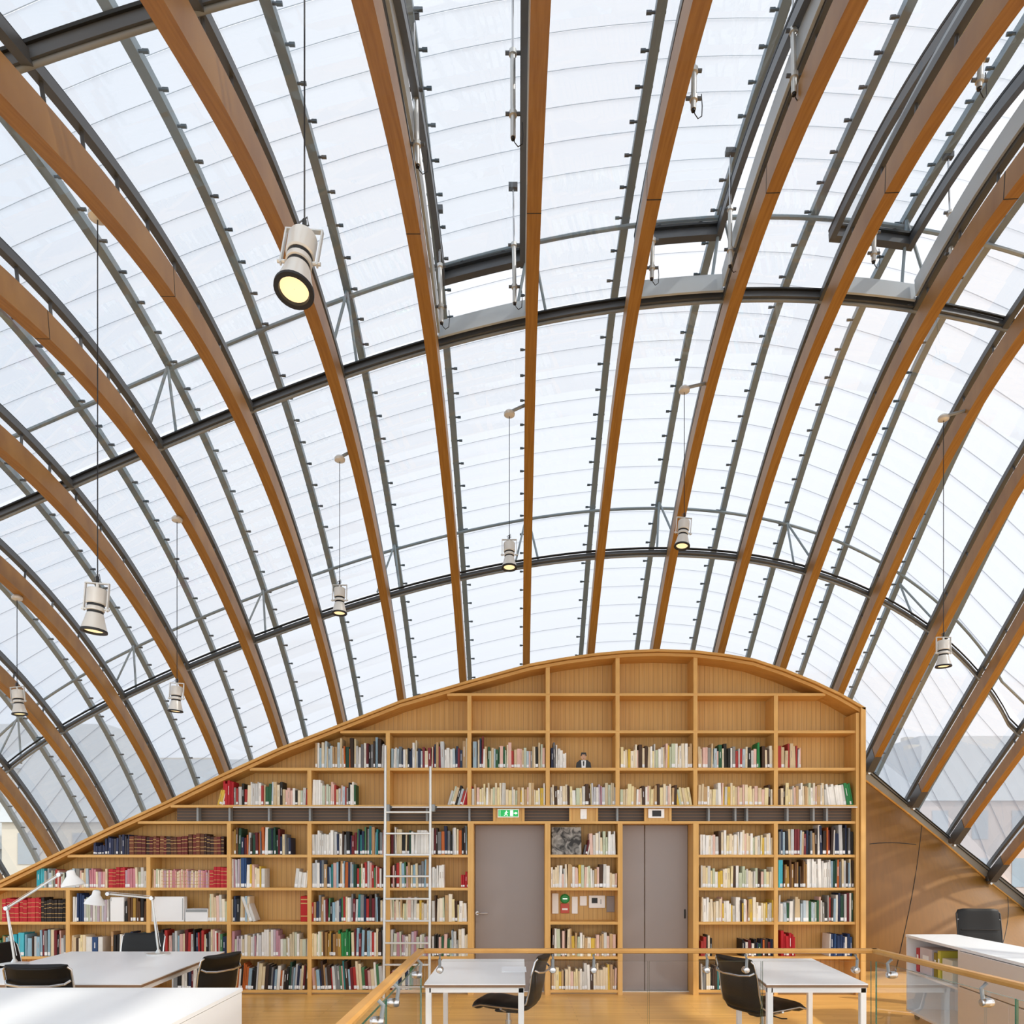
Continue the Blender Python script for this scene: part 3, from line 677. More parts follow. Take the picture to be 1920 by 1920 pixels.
# row, x0, x1, min height px, max height px, palette, [lean degrees], [min w, max w], ribbed
SEGS = [
 (1, 590, 640, 34, 56, 'blue'), (1, 640, 722, 36, 58, 'dark'), (1, 732, 876, 32, 56, 'blue'), (1, 886, 905, 50, 60, 'blue'), (1, 905, 1022, 32, 48, 'pale'), (1, 1033, 1045, 36, 52, 'dark'), (1, 1045, 1062, 26, 38, 'white'),
 (1, 1164, 1300, 32, 46, 'cream'), (1, 1310, 1420, 32, 46, 'pale'), (1, 1420, 1427, 46, 48, 'green'), (1, 1430, 1452, 34, 48, 'cream'), (1, 1460, 1503, 32, 46, 'pale'),
 (2, 405, 416, 22, 36, 'cream', 14), (2, 416, 437, 40, 48, 'red'), (2, 437, 576, 28, 44, 'pale'), (2, 584, 600, 42, 48, 'white'), (2, 600, 666, 30, 44, 'pale'),
 (2, 838, 868, 28, 38, 'pale', 16), (2, 868, 877, 36, 40, 'red', 14), (2, 884, 1022, 28, 42, 'cream'), (2, 1032, 1110, 28, 40, 'cream'), (2, 1110, 1155, 34, 42, 'lilac'), (2, 1163, 1270, 30, 40, 'cream'), (2, 1270, 1299, 24, 34, 'cream', -10),
 (2, 1310, 1450, 30, 42, 'cream'), (2, 1460, 1555, 30, 42, 'cream'), (2, 1555, 1590, 34, 40, 'white', -8), (2, 1590, 1603, 40, 42, 'green', -10),
 (3, 172, 195, 16, 24, 'navy'), (3, 195, 240, 30, 38, 'navy'), (3, 240, 350, 32, 36, 'leather', 0, (4.5, 8), 1), (3, 352, 385, 37, 40, 'leather', 0, (6, 9), 1), (3, 385, 418, 34, 38, 'leather', 0, (5, 9), 1),
 (3, 432, 445, 40, 52, 'ochre'), (3, 445, 545, 32, 52, 'dark'), (3, 584, 625, 38, 46, 'white'), (3, 625, 720, 36, 54, 'mix'), (3, 732, 770, 38, 52, 'dark'), (3, 770, 804, 38, 46, 'white'), (3, 808, 876, 38, 54, 'dark'),
 (3, 1094, 1104, 18, 28, 'dark', 12), (3, 1106, 1140, 26, 44, 'cream'), (3, 1140, 1155, 38, 44, 'white'), (3, 1314, 1330, 30, 38, 'white'), (3, 1330, 1450, 32, 46, 'cream'), (3, 1462, 1530, 36, 48, 'blue'), (3, 1530, 1602, 40, 56, 'dark'),
 (4, 66, 80, 34, 36, 'teal'), (4, 80, 165, 28, 36, 'pale'), (4, 165, 200, 30, 36, 'pinkrib'), (4, 200, 232, 34, 38, 'red', 0, (5, 9), 1), (4, 232, 256, 33, 38, 'pinkrib'), (4, 256, 274, 30, 38, 'cream'),
 (4, 283, 300, 33, 35, 'cream'), (4, 300, 390, 30, 34, 'pinkrib', 0, (2.6, 3.6), 1), (4, 390, 425, 34, 39, 'red', 0, (5, 9), 1), (4, 431, 450, 44, 54, 'lilac'), (4, 450, 460, 52, 56, 'darkblue'), (4, 460, 496, 36, 50, 'cream'), (4, 550, 574, 28, 36, 'white', 6),
 (4, 584, 612, 44, 52, 'blue'), (4, 612, 645, 38, 50, 'mix'), (4, 645, 668, 44, 48, 'dark'), (4, 668, 720, 36, 50, 'mix'), (4, 733, 804, 40, 54, 'mix'), (4, 808, 832, 36, 48, 'white'), (4, 864, 877, 24, 30, 'red'),
 (4, 1033, 1157, 26, 44, 'cream'), (4, 1315, 1400, 28, 42, 'cream'), (4, 1400, 1453, 30, 42, 'cream'), (4, 1461, 1470, 50, 52, 'teal'), (4, 1470, 1515, 40, 52, 'ochre'), (4, 1515, 1560, 44, 54, 'white'), (4, 1560, 1602, 40, 54, 'dark'),
 (5, 0, 74, 42, 47, 'red', 0, (6, 9), 1), (5, 74, 123, 38, 44, 'blackrib', 0, (4, 6), 1), (5, 134, 155, 46, 54, 'darkblue'), (5, 155, 202, 36, 46, 'lilac'), (5, 231, 275, 38, 46, 'ochre'), (5, 388, 426, 36, 52, 'cream'),
 (5, 432, 466, 42, 48, 'blue'), (5, 467, 478, 46, 48, 'white', -20), (5, 583, 622, 36, 50, 'mix'), (5, 622, 720, 36, 52, 'mix'), (5, 731, 804, 34, 46, 'cream'), (5, 809, 877, 32, 52, 'cream'),
 (5, 1316, 1454, 30, 46, 'cream'), (5, 1461, 1560, 34, 50, 'pale'), (5, 1560, 1602, 42, 54, 'dark'),
 (6, -10, 22, 30, 44, 'mix'), (6, 22, 44, 40, 44, 'teal', 0, (7, 9)), (6, 44, 125, 34, 50, 'mix'), (6, 130, 160, 34, 40, 'cream'), (6, 160, 190, 36, 42, 'darkblue', 0, (8, 11)), (6, 205, 295, 34, 46, 'mix'), (6, 298, 424, 34, 50, 'mix'),
 (6, 432, 577, 32, 50, 'lilac'), (6, 583, 605, 36, 46, 'cream'), (6, 605, 640, 40, 52, 'ochre'), (6, 634, 655, 44, 50, 'green'), (6, 658, 720, 40, 56, 'mix'), (6, 731, 804, 36, 50, 'lilac'), (6, 809, 877, 30, 52, 'pale'),
 (6, 1034, 1157, 34, 52, 'cream'), (6, 1315, 1338, 28, 44, 'pale'), (6, 1392, 1452, 24, 32, 'dark'), (6, 1466, 1493, 36, 48, 'red'), (6, 1556, 1602, 36, 42, 'darkblue'),
 (7, 320, 426, 34, 52, 'mix'), (7, 437, 577, 36, 52, 'dark', 4), (7, 585, 720, 36, 54, 'mix', -4), (7, 731, 770, 34, 50, 'mix'), (7, 1034, 1157, 34, 50, 'cream'), (7, 1316, 1352, 38, 52, 'mix'), (7, 1360, 1450, 34, 50, 'mix')]
BOOKS = []
for sg in SEGS:
    row, x0, x1, h0, h1, pal = sg[:6]; lean = sg[6] if len(sg) > 6 else 0; wr_ = sg[7] if len(sg) > 7 else (2.6, 6.2); rib = len(sg) > 8
    x = x0+.2; run = random.uniform(h0, h1)
    while x < x1-1.6:
        wpx = min(random.uniform(*wr_)*random.choice((.85, 1, 1.15)), x1-x)
        if random.random() < .42: run = random.uniform(h0, h1)
        h = run+random.uniform(-2, 2) if rib else min(h1, max(h0, run+random.uniform(-6, 6)))
        c = random.choice(PAL[pal])
        BOOKS.append(dict(row=row, x=x, w=wpx, h=h, c=c, lean=lean if lean else (random.choice((0, 0, 0, 0, 1.5, -1.5))), rib=rib, d=random.uniform(.16, .23), lab=random.random() < (.5 if row in (3, 4, 5, 7) else .3), hl=random.random()))
        x += wpx+.12
cnt = {}
for b in BOOKS:
    k = (b['row'], bay(b['x']+b['w']/2)); cnt[k] = cnt.get(k, 0)+1; b['n'] = cnt[k]; b['bay'] = k[1]
def book_mb(b, origin=True):
    """cover (boards + rounded spine) and page block, spine towards -y"""
    w_ = b['w']/F*YF; h = b['h']/F*YF; d = b['d']; m = bmat(b['c']); t = .0025
    base = VV(bx(b['x']), YF+.022+(.23-d)*.25, bz(ROWB[b['row']])+TH/2)
    T = Matrix.Translation(base)
    if b['lean']:
        a = R(b['lean']); px = w_ if b['lean'] > 0 else 0
        T = T @ Matrix.Translation((px, 0, 0)) @ Matrix.Rotation(a, 4, 'Y') @ Matrix.Translation((-px, 0, 0))
        if b['lean'] > 0: T = Matrix.Translation(base) @ Matrix.Translation((w_, 0, 0)) @ Matrix.Rotation(a, 4, 'Y') @ Matrix.Translation((-w_, 0, 0))
    c = MB(); q = min(.004, w_*.25)
    prof = [(0, q), (q, 0), (w_-q, 0), (w_, q), (w_, d), (w_-t, d), (w_-t, q+t), (t, q+t), (t, d), (0, d)]
    nP = len(prof); vs = [(x, y, 0) for x, y in prof]+[(x, y, h) for x, y in prof]
    vs = [T @ Vector(v) for v in vs]
    fs = [(i, (i+1) % nP, nP+(i+1) % nP, nP+i) for i in range(nP)]
    for o_, rv in ((0, True), (nP, False)):
        for f in ((0, 1, 7), (1, 2, 6, 7), (2, 3, 6), (0, 7, 8, 9), (3, 4, 5, 6)):
            f = tuple(o_+i for i in f); fs.append(f[::-1] if rv else f)
    c.add(vs, fs, m)
    p = MB(); p.box((t, q+t, .003), (w_-t, d-.004, h-.004), M['page'], T)
    l = None
    if b['rib']:
        l = MB()
        for z in (.18, .36, .62, .8): l.box((q*.3, -.0015, h*z), (w_-q*.3, .001, h*z+.006), BRASS, T)
    elif b['lab']:
        l = MB(); l.box((q*.5, -.0012, .012), (w_-q*.5, .0005, .012+min(.04, h*.14)), M['paper'], T)
    elif b['hl'] > .6 and w_ > .022:
        l = MB(); dark = sum(lin(b['c'][1])[:3]) < .9
        l.box((w_*.42, -.001, h*.42), (w_*.58, .0005, h*(.5+.3*b['hl'])), M['paper'] if dark else M['title'], T)
    return c, p, l, base
BRASS = mat('gilt_bands', '#c09a5c', .4, .3, var=((9, 9, 9), .1)); M['title'] = mat('dark_title_lettering', '#a89a8e', .6, var=((20, 20, 300), .5))
big = sorted(range(len(BOOKS)), key=lambda i: -BOOKS[i]['w']*BOOKS[i]['h'])
chosen = set(big[:300]); rest = MB()
def size(b):
    return ('tall ' if b['h'] > 45 else 'short ' if b['h'] < 33 else '')+('thick ' if b['w'] > 5.5 else '')
for i, b in enumerate(BOOKS):
    c, p, l, base = book_mb(b)
    if i in chosen:
        for q_ in (c, p, l):
            if q_: q_.v = [(v[0]-base.x, v[1]-base.y, v[2]-base.z) for v in q_.v]
        o = c.build('book', loc=base)
        tag(o, '%s%s book, %s in %s, %s' % (size(b), b['c'][0], ORD[min(b['n'], 48)-1]+' from left', b['bay'], ROWN[b['row']]), 'book', 'books on the oak bookcase wall')
        k_ = p.build('page_block'); k_.parent = o
        if l: k_ = l.build('raised_bands' if b['rib'] else 'spine_label'); k_.parent = o
    else:
        for q_ in (c, p, l):
            if q_:
                for mi, m_ in enumerate(q_.mats):
                    rest.add(q_.v, [f for f, s_ in zip(q_.f, q_.m) if s_ == mi], m_)
o = rest.build('book'); tag(o, 'all the slimmer books filling the rest of the shelves of the bookcase wall', 'books'); o['kind'] = 'stuff'
print('books', len(BOOKS), 'stuff', len(BOOKS)-300)
# other things on the shelves
def sbox(name, X0, X1, row, hpx, m, label, cat, d=.22, part=None, yo=.03):
    base = VV(bx((X0+X1)/2), YF+yo, bz(ROWB[row])+TH/2); w_ = (X1-X0)/F*YF; h = hpx/F*YF
    root = empty(name, base, label, cat)
    mb = MB(); mb.rbox((-w_/2, 0, 0), (w_/2, d, h), m, .006); o = mb.build('body'); o.parent = root
    if part: mb = MB(); part(mb, w_, h); o = mb.build('label_plate'); o.parent = root
    return root
sbox('portfolio', 204, 230, 5, 46, M['white'], 'large white portfolio standing left of brown books, third row under the band', 'portfolio', .1, lambda mb, w, h: mb.box((-w/2+.01, -.002, h-.05), (-w/2+.016, 0, h-.01), M['steel2']))
sbox('portfolio', 277, 343, 5, 47, M['paper'], 'widest white portfolio lying upright beside the grey box file, left part of bookcase', 'portfolio', .1, lambda mb, w, h: mb.box((w/2-.02, -.002, .02), (w/2-.012, 0, h-.02), M['steel2']))
sbox('box_file', 345, 388, 5, 24, M['paper'], 'low white box file with dark strip beside the widest white portfolio', 'box file', .25, lambda mb, w, h: mb.box((-w/2+.01, -.003, h*.75), (w/2-.01, 0, h*.97), M['steel2']))
sbox('slipcase', 562, 576, 5, 48, bmat(('red', '#b3201f')), 'single thick bright red book at the right end of a half-empty shelf', 'book', .2, lambda mb, w, h: [mb.box((-w/2+.006, -.002, h*z), (w/2-.006, 0, h*z+.012), BRASS) for z in (.2, .7, .85)])
# large monochrome picture book shown face-on; mottled print
m = mat('mottled_grey_print', '#77746f', .6); n_ = m.node_tree.nodes; l_ = m.node_tree.links; t = n_.new('ShaderNodeTexCoord'); no = n_.new('ShaderNodeTexNoise'); no.inputs['Scale'].default_value = 9; no.inputs['Detail'].default_value = 5; no.inputs['Distortion'].default_value = 1.5
r_ = n_.new('ShaderNodeValToRGB'); r_.color_ramp.elements[0].position = .38; r_.color_ramp.elements[0].color = lin('#2a2826'); r_.color_ramp.elements[1].position = .62; r_.color_ramp.elements[1].color = lin('#a9a49c')
l_.new(t.outputs['Object'], no.inputs['Vector']); l_.new(no.outputs['Fac'], r_.inputs[0]); l_.new(r_.outputs[0], n_['Principled BSDF'].inputs['Base Color'])
root = empty('picture_book', VV(bx(1063), YF+.06, bz(1605)+TH/2), 'large grey picture book standing face-on in the bay between the doors', 'picture book')
mb = MB(); T = Matrix.Rotation(R(-6), 4, 'X'); mb.rbox((-.19, 0, 0), (.19, .03, .355), m, .003, T); o = mb.build('cover'); o.parent = root
mb = MB(); mb.box((-.18, .004, .005), (.185, .026, .357), M['page'], T); o = mb.build('page_block'); o.parent = root
# standing portrait picture of a man in a dark suit
root = empty('portrait_picture', VV(bx(1095), YF+.05, bz(1442)+TH/2), 'small cut-out picture of a person in dark suit on the top book shelf', 'picture')
def cut(pts, m, y, name):
    mb = MB(); n_ = len(pts); vs = [(x, y, z) for x, z in pts]+[(x, y+.004, z) for x, z in pts]
    mb.add(vs, [tuple(range(n_)), tuple(range(2*n_-1, n_-1, -1))]+[(i, (i+1) % n_, n_+(i+1) % n_, n_+i) for i in range(n_)], m); o = mb.build(name); o.parent = root
cut([(-.1, 0), (.1, 0), (.09, .07), (.05, .105), (-.05, .105), (-.09, .07)], M['black'], .004, 'suit')
cut([(-.025, .0), (.025, .0), (.03, .1), (-.03, .1)], M['paper'], .0, 'shirt')
cut([(-.006, .03), (.006, .03), (.01, .09), (-.01, .09)], M['black'], -.004, 'tie')
cut([(.035*math.cos(q*.5236), .15+.045*math.sin(q*.5236)) for q in range(12)], M['skin'], .0, 'face')
cut([(-.038, .16), (-.03, .15), (-.02, .175), (.02, .175), (.03, .15), (.038, .16), (.03, .2), (-.03, .2)], M['black'], -.004, 'hair')
cut([(-.02, .155), (-.01, .155), (-.01, .159), (-.02, .159)], M['black'], -.003, 'eye'); cut([(.01, .155), (.02, .155), (.02, .159), (.01, .159)], M['black'], -.003, 'eye')
cut([(-.01, .125), (.01, .125), (.01, .128), (-.01, .128)], M['black'], -.003, 'mouth')

# ------------------------------------------------------------------ desks
def desk(name, polyg, label, legs, apron, z=.74, cat='desk'):
    c = Vector((sum(p[0] for p in polyg)/4, sum(p[1] for p in polyg)/4, 0))
    root = empty(name, c, label, cat)
    P_ = [(x-c.x, y-c.y) for x, y in polyg]
    def k(mb, nm): o = mb.build(nm); o.parent = root
    mb = MB(); mb.prism(P_, z-.008, z, M['white']); mb.prism([(x*.999, y*.999) for x, y in P_], z-.028, z-.008, M['edge']); k(mb, 'tabletop')
    ins = [(x*.975 if abs(x) > .01 else x, y*.985) for x, y in P_]
    for i in range(4):
        a, b = Vector(ins[i]), Vector(ins[(i+1) % 4]); d = (b-a); L = d.length; d.normalize(); n_ = Vector((-d.y, d.x))
        mb = MB(); T = Matrix(((d.x, n_.x, 0, a.x), (d.y, n_.y, 0, a.y), (0, 0, 1, 0), (0, 0, 0, 1)))
        mb.box((0, 0, z-.068), (L, .03, z-.029), M['white_metal'], T); k(mb, 'frame_bar')
    for x, y in ins:
        sx, sy = (1 if x > 0 else -1), (1 if y > 0 else -1)
        mb = MB(); mb.rbox((x-sx*.045 if sx > 0 else x, y-sy*.045 if sy > 0 else y, 0), (x if sx > 0 else x+.045, y if sy > 0 else y+.045, z-.03), M['white_metal'], .004); k(mb, 'leg')
    return root
def tp(X, Y, z): y = F*(EYE-z)/(Y-HY); return ((X-HX)/F*y, y)
desk('desk', [tp(795, 1845, .74), tp(985, 1845, .74), tp(983, 1798, .74), tp(830, 1798, .74)], 'narrow white desk with square legs behind the glass balustrade, left of the pair', 1, 1)
desk('desk', [tp(1437, 1845, .74), tp(1628, 1845, .74), tp(1522, 1797, .74), tp(1378, 1797, .74)], 'narrow white desk behind the balustrade in front of the rightmost bookcase bays', 1, 1)
desk('table', [(-4.42, 5.73), tp(265, 1845, .74), tp(421, 1784, .74), tp(134, 1784, .74)], 'wide white work table with two desk lamps at the left', 1, 1, cat='table')
mb = MB(); c = tp(965, 1818, .74); mb.box((c[0]-.11, c[1]-.15, .7405), (c[0]+.1, c[1]+.16, .744), M['paper']); tag(mb.build('paper_stack'), 'thin stack of white paper on the right side of the narrow desk beside its chair', 'paper')
# white cabinet in the left foreground
zc = .95; A = tp(455, 1852, zc); B = tp(320, 1920, zc)
dx = (A[0]-B[0])/(A[1]-B[1]); y0 = 2.55
root = empty('cabinet', (A[0]-1.8, 3.4, 0), 'big plain white cabinet top filling the lower left corner in the foreground', 'cabinet')
xf = A[0]+(y0-A[1])*dx
mb = MB(); mb.prism([(-3.95, y0), (xf, y0), (A[0], A[1]), (-3.95, A[1])], zc-.02, zc, M['white']); sub(root, mb, 'worktop')
mb = MB(); mb.prism([(-3.93, y0+.01), (xf-.004, y0+.01), (A[0]-.004, A[1]-.004), (-3.93, A[1]-.004)], .06, zc-.024, M['white']); sub(root, mb, 'carcass')
mb = MB(); mb.prism([(-3.9, y0+.05), (xf-.04, y0+.05), (A[0]-.04, A[1]-.04), (-3.9, A[1]-.04)], 0, .06, M['steel']); sub(root, mb, 'plinth')
# white sideboard at the right with open shelf and drawers
z1 = .90; A = Vector(tp(1698, 1752, z1)); D = Vector((3.80, 4.95)); Bq = Vector((4.80, 8.08)); Cq = Vector((4.50, 4.95))
root = empty('sideboard', (A.x, 6.5, 0), 'white sideboard with open shelf and drawers on castors at the right', 'sideboard')
dv = (D-A); L = dv.length; dv.normalize(); nv = Vector((-dv.y, dv.x));
if nv.x < 0: nv = -nv
T = Matrix(((dv.x, nv.x, 0, A.x), (dv.y, nv.y, 0, A.y), (0, 0, 1, 0), (0, 0, 0, 1)))    # local x along the front, y into the body
DP = .5; U = 1.25
mb = MB(); mb.prism([tuple(A), tuple(D), tuple(Cq), tuple(Bq)], z1-.025, z1, M['white']); sub(root, mb, 'top_board')
mb = MB()
mb.box((0.005, .005, .08), (.03, DP, z1-.025), M['white'], T); mb.box((U, .005, .08), (U+.04, DP, z1-.025), M['white'], T); mb.box((L-.03, .005, .08), (L, DP, z1-.025), M['white'], T)
mb.box((0.005, .005, .08), (L, DP, .105), M['white'], T); mb.box((0.005, DP-.02, .08), (L, DP, z1-.025), M['white'], T)
sub(root, mb, 'carcass')
mb = MB(); mb.box((.03, .02, .50), (U, DP-.02, .52), M['white'], T); sub(root, mb, 'shelf_board')
for (x0, x1, za, zb) in ((U+.045, L-.02, .56, z1-.03), (U+.045, (U+L)/2-.003, .11, .55), ((U+L)/2+.003, L-.02, .11, .55)):
    mb = MB(); mb.rbox((x0, -.016, za), (x1, .004, zb), M['drawer'] if 'drawer' in M else M.setdefault('drawer', mat('cream_drawer_front', '#d9cfc6', .4, var=((2, 2, 2), .02))), .003, T); d = sub(root, mb, 'drawer_front')
    mb = MB(); xm = x0+(x1-x0)*.42; mb.box((xm-.05, -.022, (za+zb)/2-.008), (xm+.05, -.016, (za+zb)/2+.006), M['steel2'], T); h = mb.build('finger_slot'); h.parent = d; h.matrix_parent_inverse = Matrix.Translation(-root.location)
for x in (.1, U, L-.1):
    for y in (.08, DP-.08):
        mb = MB(); c = T @ VV(x, y, .035); mb.tube([c-VV(.012, 0, 0), c+VV(.012, 0, 0)], .034, M['black'], 14); mb.box((x-.02, y-.02, .06), (x+.02, y+.02, .082), M['steel'], T); sub(root, mb, 'castor')
# binders and folders in the sideboard
for i, (x, w_, h, col, nm, lb) in enumerate(((.1, .08, .25, '#b3202e', 'red', 'red binder at the left end of the sideboard shelf'), (.2, .3, .27, '#c9bfc4', 'pale lilac', 'wide pale lilac archive box with red edges in the sideboard'),
        (.55, .07, .25, '#8c7a1e', 'olive', 'olive yellow binder in the sideboard'), (.64, .06, .28, '#cfc24a', 'yellow', 'bright yellow folder in the sideboard'), (.75, .22, .22, '#d9d4c2', 'cream', 'cream paper file at the right end of the sideboard shelf'))):
    c = T @ VV(x, .07, .521); root2 = empty('binder', c, lb, 'binder', 'binders on the sideboard shelf', rz=math.atan2(dv.y, dv.x))
    mb = MB(); mb.rbox((0, 0, 0), (w_, .3, h), mat('folder_'+nm.replace(' ', '_'), col, .5, var=((9, 9, 9), .08)), .004); o = mb.build('cover'); o.parent = root2
    mb = MB(); mb.box((w_*.25, -.002, h*.45), (w_*.75, .0, h*.72), M['paper']); o = mb.build('spine_label'); o.parent = root2

# ------------------------------------------------------------------ chairs
def ribbon(pts, w0, th, m, name, root, wf=None, seg=9, bow=0.0, ribs=0):
    """padded sling: centre line pts in the local yz-plane, width along x; wf(s) scales the width"""
    P_ = [Vector(p) for p in pts]
    # resample with a smooth curve
    Q = []
    for i in range(len(P_)-1):
        p0 = P_[max(i-1, 0)]; p1 = P_[i]; p2 = P_[i+1]; p3 = P_[min(i+2, len(P_)-1)]
        for j in range(6):
            t = j/6; Q.append(.5*((2*p1)+(p2-p0)*t+(2*p0-5*p1+4*p2-p3)*t*t+(3*p1-p0-3*p2+p3)*t*t*t))
    Q.append(P_[-1]); n_ = len(Q); top = []; botm = []
    for i, q in enumerate(Q):
        t = (Q[min(i+1, n_-1)]-Q[max(i-1, 0)]).normalized(); nn = Vector((0, -t.z, t.y)); s_ = i/(n_-1); ww = w0*(wf(s_) if wf else 1)
        pad = 1+(.35*abs(math.sin(ribs*math.pi*s_)) if ribs else 0)
        for j in range(seg+1):
            u = -1+2*j/seg; e = (1-u**6)*.85+.15
            x = u*ww/2; off = nn*(th/2*e*pad); bb = nn*(-bow*(1-u*u))
            top.append(q+Vector((x, 0, 0))+off+bb); botm.append(q+Vector((x, 0, 0))-off*.7+bb)
    N1 = len(top); vs = top+botm; fs = []; c = seg+1
    for i in range(n_-1):
        for j in range(seg):
            fs.append((i*c+j, i*c+j+1, (i+1)*c+j+1, (i+1)*c+j)); fs.append((N1+i*c+j, N1+(i+1)*c+j, N1+(i+1)*c+j+1, N1+i*c+j+1))
        fs.append((i*c, (i+1)*c, N1+(i+1)*c, N1+i*c)); fs.append((i*c+seg, N1+i*c+seg, N1+(i+1)*c+seg, (i+1)*c+seg))
    for j in range(seg): fs.append((j, N1+j, N1+j+1, j+1)); fs.append(((n_-1)*c+j, (n_-1)*c+j+1, N1+(n_-1)*c+j+1, N1+(n_-1)*c+j))
    mb = MB(); mb.add(vs, fs, m); o = mb.build(name, root, smooth=True); return Q
def make_chair(label, loc, rz, high=False):
    """office chair facing local +y"""
    root = empty('office_chair', (0, 0, 0), label, 'chair', 'black office chairs')
    hb = 1.13 if high else .885
    prof = [(0, .25, .455), (0, .18, .475), (0, 0, .462), (0, -.15, .455), (0, -.22, .50), (0, -.245, .60), (0, -.265, .74), (0, -.30, hb-.03), (0, -.315, hb)] if not high else \
           [(0, .25, .475), (0, .18, .495), (0, 0, .48), (0, -.15, .475), (0, -.22, .53), (0, -.25, .68), (0, -.27, .86), (0, -.31, hb-.04), (0, -.325, hb)]
    wf = lambda s: 1-.06*max(0, s-.5)*2
    ribbon(prof[:4]+[(0, -.2, prof[4][2]-.02)], .48, .075 if not high else .08, M['leather'], 'seat', root, None, ribs=4)
    ribbon([(0, -.2, prof[4][2]-.02)]+prof[4:], .46, .045 if not high else .08, M['leather'], 'backrest', root, wf, bow=-.012, ribs=3)
    for s in (-1, 1):
        mb = MB(); pts = [(s*.235, y, z-.006) for _, y, z in prof]
        mb.tube(pts[:-1]+[(s*.215, pts[-1][1], pts[-1][2]-.01)], .008, M['black'] if high else M['chrome'], 8); mb.build('side_rail', root, smooth=True)
    z2 = hb-.13; yb2 = -.29
    mb = MB(); mb.tube([(-.225, yb2-.0, z2+.02), (-.2, yb2-.03, z2), (-.1, yb2-.045, z2-.012), (.1, yb2-.045, z2-.012), (.2, yb2-.03, z2), (.225, yb2, z2+.02)], .009, M['chrome'], 8); mb.build('back_stretcher', root, smooth=True)
    mb = MB(); mb.tube([(-.235, 0, .445), (-.1, 0, .40), (.1, 0, .40), (.235, 0, .445)], .012, M['chrome'], 8); mb.rbox((-.06, -.11, .375), (.06, .11, .405), M['black'], .01); mb.build('under_frame', root, smooth=True)
    mb = MB(); mb.lathe([(.028, .1), (.028, .3), (.02, .3), (.02, .38)], M['chrome'], 14); mb.build('column', root, smooth=True)
    mb = MB(); mb.tube([(.06, .02, .385), (.16, .06, .37), (.2, .08, .375)], .006, M['black'], 6); mb.build('lever', root)
    for i in range(5):
        a = 2*math.pi*i/5+.3; c, s_ = math.cos(a), math.sin(a)
        mb = MB(); mb.tube([(c*.02, s_*.02, .12), (c*.14, s_*.14, .105), (c*.3, s_*.3, .075)], .02, M['chrome'], 8, .013); leg = mb.build('leg', root, smooth=True)
        mb = MB(); mb.tube([(c*.3-s_*.02, s_*.3+c*.02, .03), (c*.3+s_*.02, s_*.3-c*.02, .03)], .03, M['black'], 12); mb.tube([(c*.3, s_*.3, .03), (c*.3, s_*.3, .075)], .008, M['chrome'], 8); w_ = mb.build('castor', leg)
    if high:
        mb = MB(); mb.rbox((-.21, -.245, .90), (.21, -.235, .912), M['black'], .003); mb.build('back_seam', root)
    root.location = loc; root.rotation_euler = (0, 0, rz)
    return root
CH = make_chair('black chair half under the narrow desk next to the single door, facing left', (-.03, 6.5, 0), R(74))
def chair(label, x, y, rz):
    c = copy_tree(CH); c['label'] = label; c.location = (x, y, 0); c.rotation_euler = (0, 0, R(rz)); return c
chair('black chair turned from behind, left of the narrow desk by the rightmost bookcase bays', 2.13, 6.35, -66)
fc = chair('black chair seen from behind at the near side of the wide work table', -3.38, 5.6, 2); fc.scale = (1, 1, 1.07)
chair('black chair behind the wide work table, its back to the bookcase', -4.13, 8.08, 180)
chair('black chair at the right-hand side of the wide work table, facing left', -2.78, 6.55, 68)
chair('black chair at the left side of the wide table, nearer the bookcase', -4.72, 7.28, -95)
chair('black chair cut by the left picture edge, nearer to the camera', -4.62, 6.25, -80)
hc = make_chair('high-backed black leather executive chair behind the white sideboard', (5.36, 8.35, 0), R(172), True); hc['group'] = 'black office chairs'

# ------------------------------------------------------------------ desk lamps
def desk_lamp(base, elbow, wrist, head, tip, label):
    root = empty('desk_lamp', base, label, 'desk lamp', 'articulated desk lamps')
    b, e, wv, hd = map(Vector, (base, elbow, wrist, head))
    mb = MB(); mb.lathe([(.115, 0), (.115, .012), (.03, .02), (.014, .05)], M['alu'], 24, Matrix.Translation(b)); sub(root, mb, 'base', True)
    mb = MB(); mb.tube([b+VV(0, 0, .03), e], .011, M['alu'], 8); mb.tube([b+VV(.02, 0, .08), e+VV(.012, 0, -.04)], .003, M['chrome'], 5); sub(root, mb, 'lower_arm')
    mb = MB(); mb.tube([e, wv], .010, M['alu'], 8); mb.tube([e+VV(0, 0, .02), wv+VV(0, 0, .02)], .003, M['chrome'], 5); sub(root, mb, 'upper_arm')
    mb = MB()
    for c in (e, wv): mb.tube([c-VV(0, .022, 0), c+VV(0, .022, 0)], .02, M['chrome'], 12)
    sub(root, mb, 'joint')
    ax = Vector(tip).normalized(); T = Matrix.Translation(hd) @ ax.to_track_quat('Z', 'X').to_matrix().to_4x4()
    mb = MB(); mb.lathe([(.022, -.06), (.035, -.05), (.04, -.01), (.085, .05), (.1, .085), (.094, .083), (.078, .05), (.03, 0)], M['white_metal'], 24, T, caps=False); mb.lathe([(.022, -.062), (.001, -.062)], M['white_metal'], 12, T, caps=False); sub(root, mb, 'lamp_shade', True)
    mb = MB(); mb.lathe([(.0, -.02), (.024, 0), (.028, .03), (.001, .05)], M['plate'], 12, T, caps=False); sub(root, mb, 'bulb', True)
    return root
yL = 7.6; b = VV((297-HX)/F*yL, yL, .74)
desk_lamp(b, PT(285, 1684, yL), PT(203, 1676, yL), PT(180, 1680, yL), (-.15, 0, -1), 'silver and white articulated desk lamp nearer the middle of the wide work table')
yL = 6.85; b = VV((17-HX)/F*yL+.05, yL, .74)
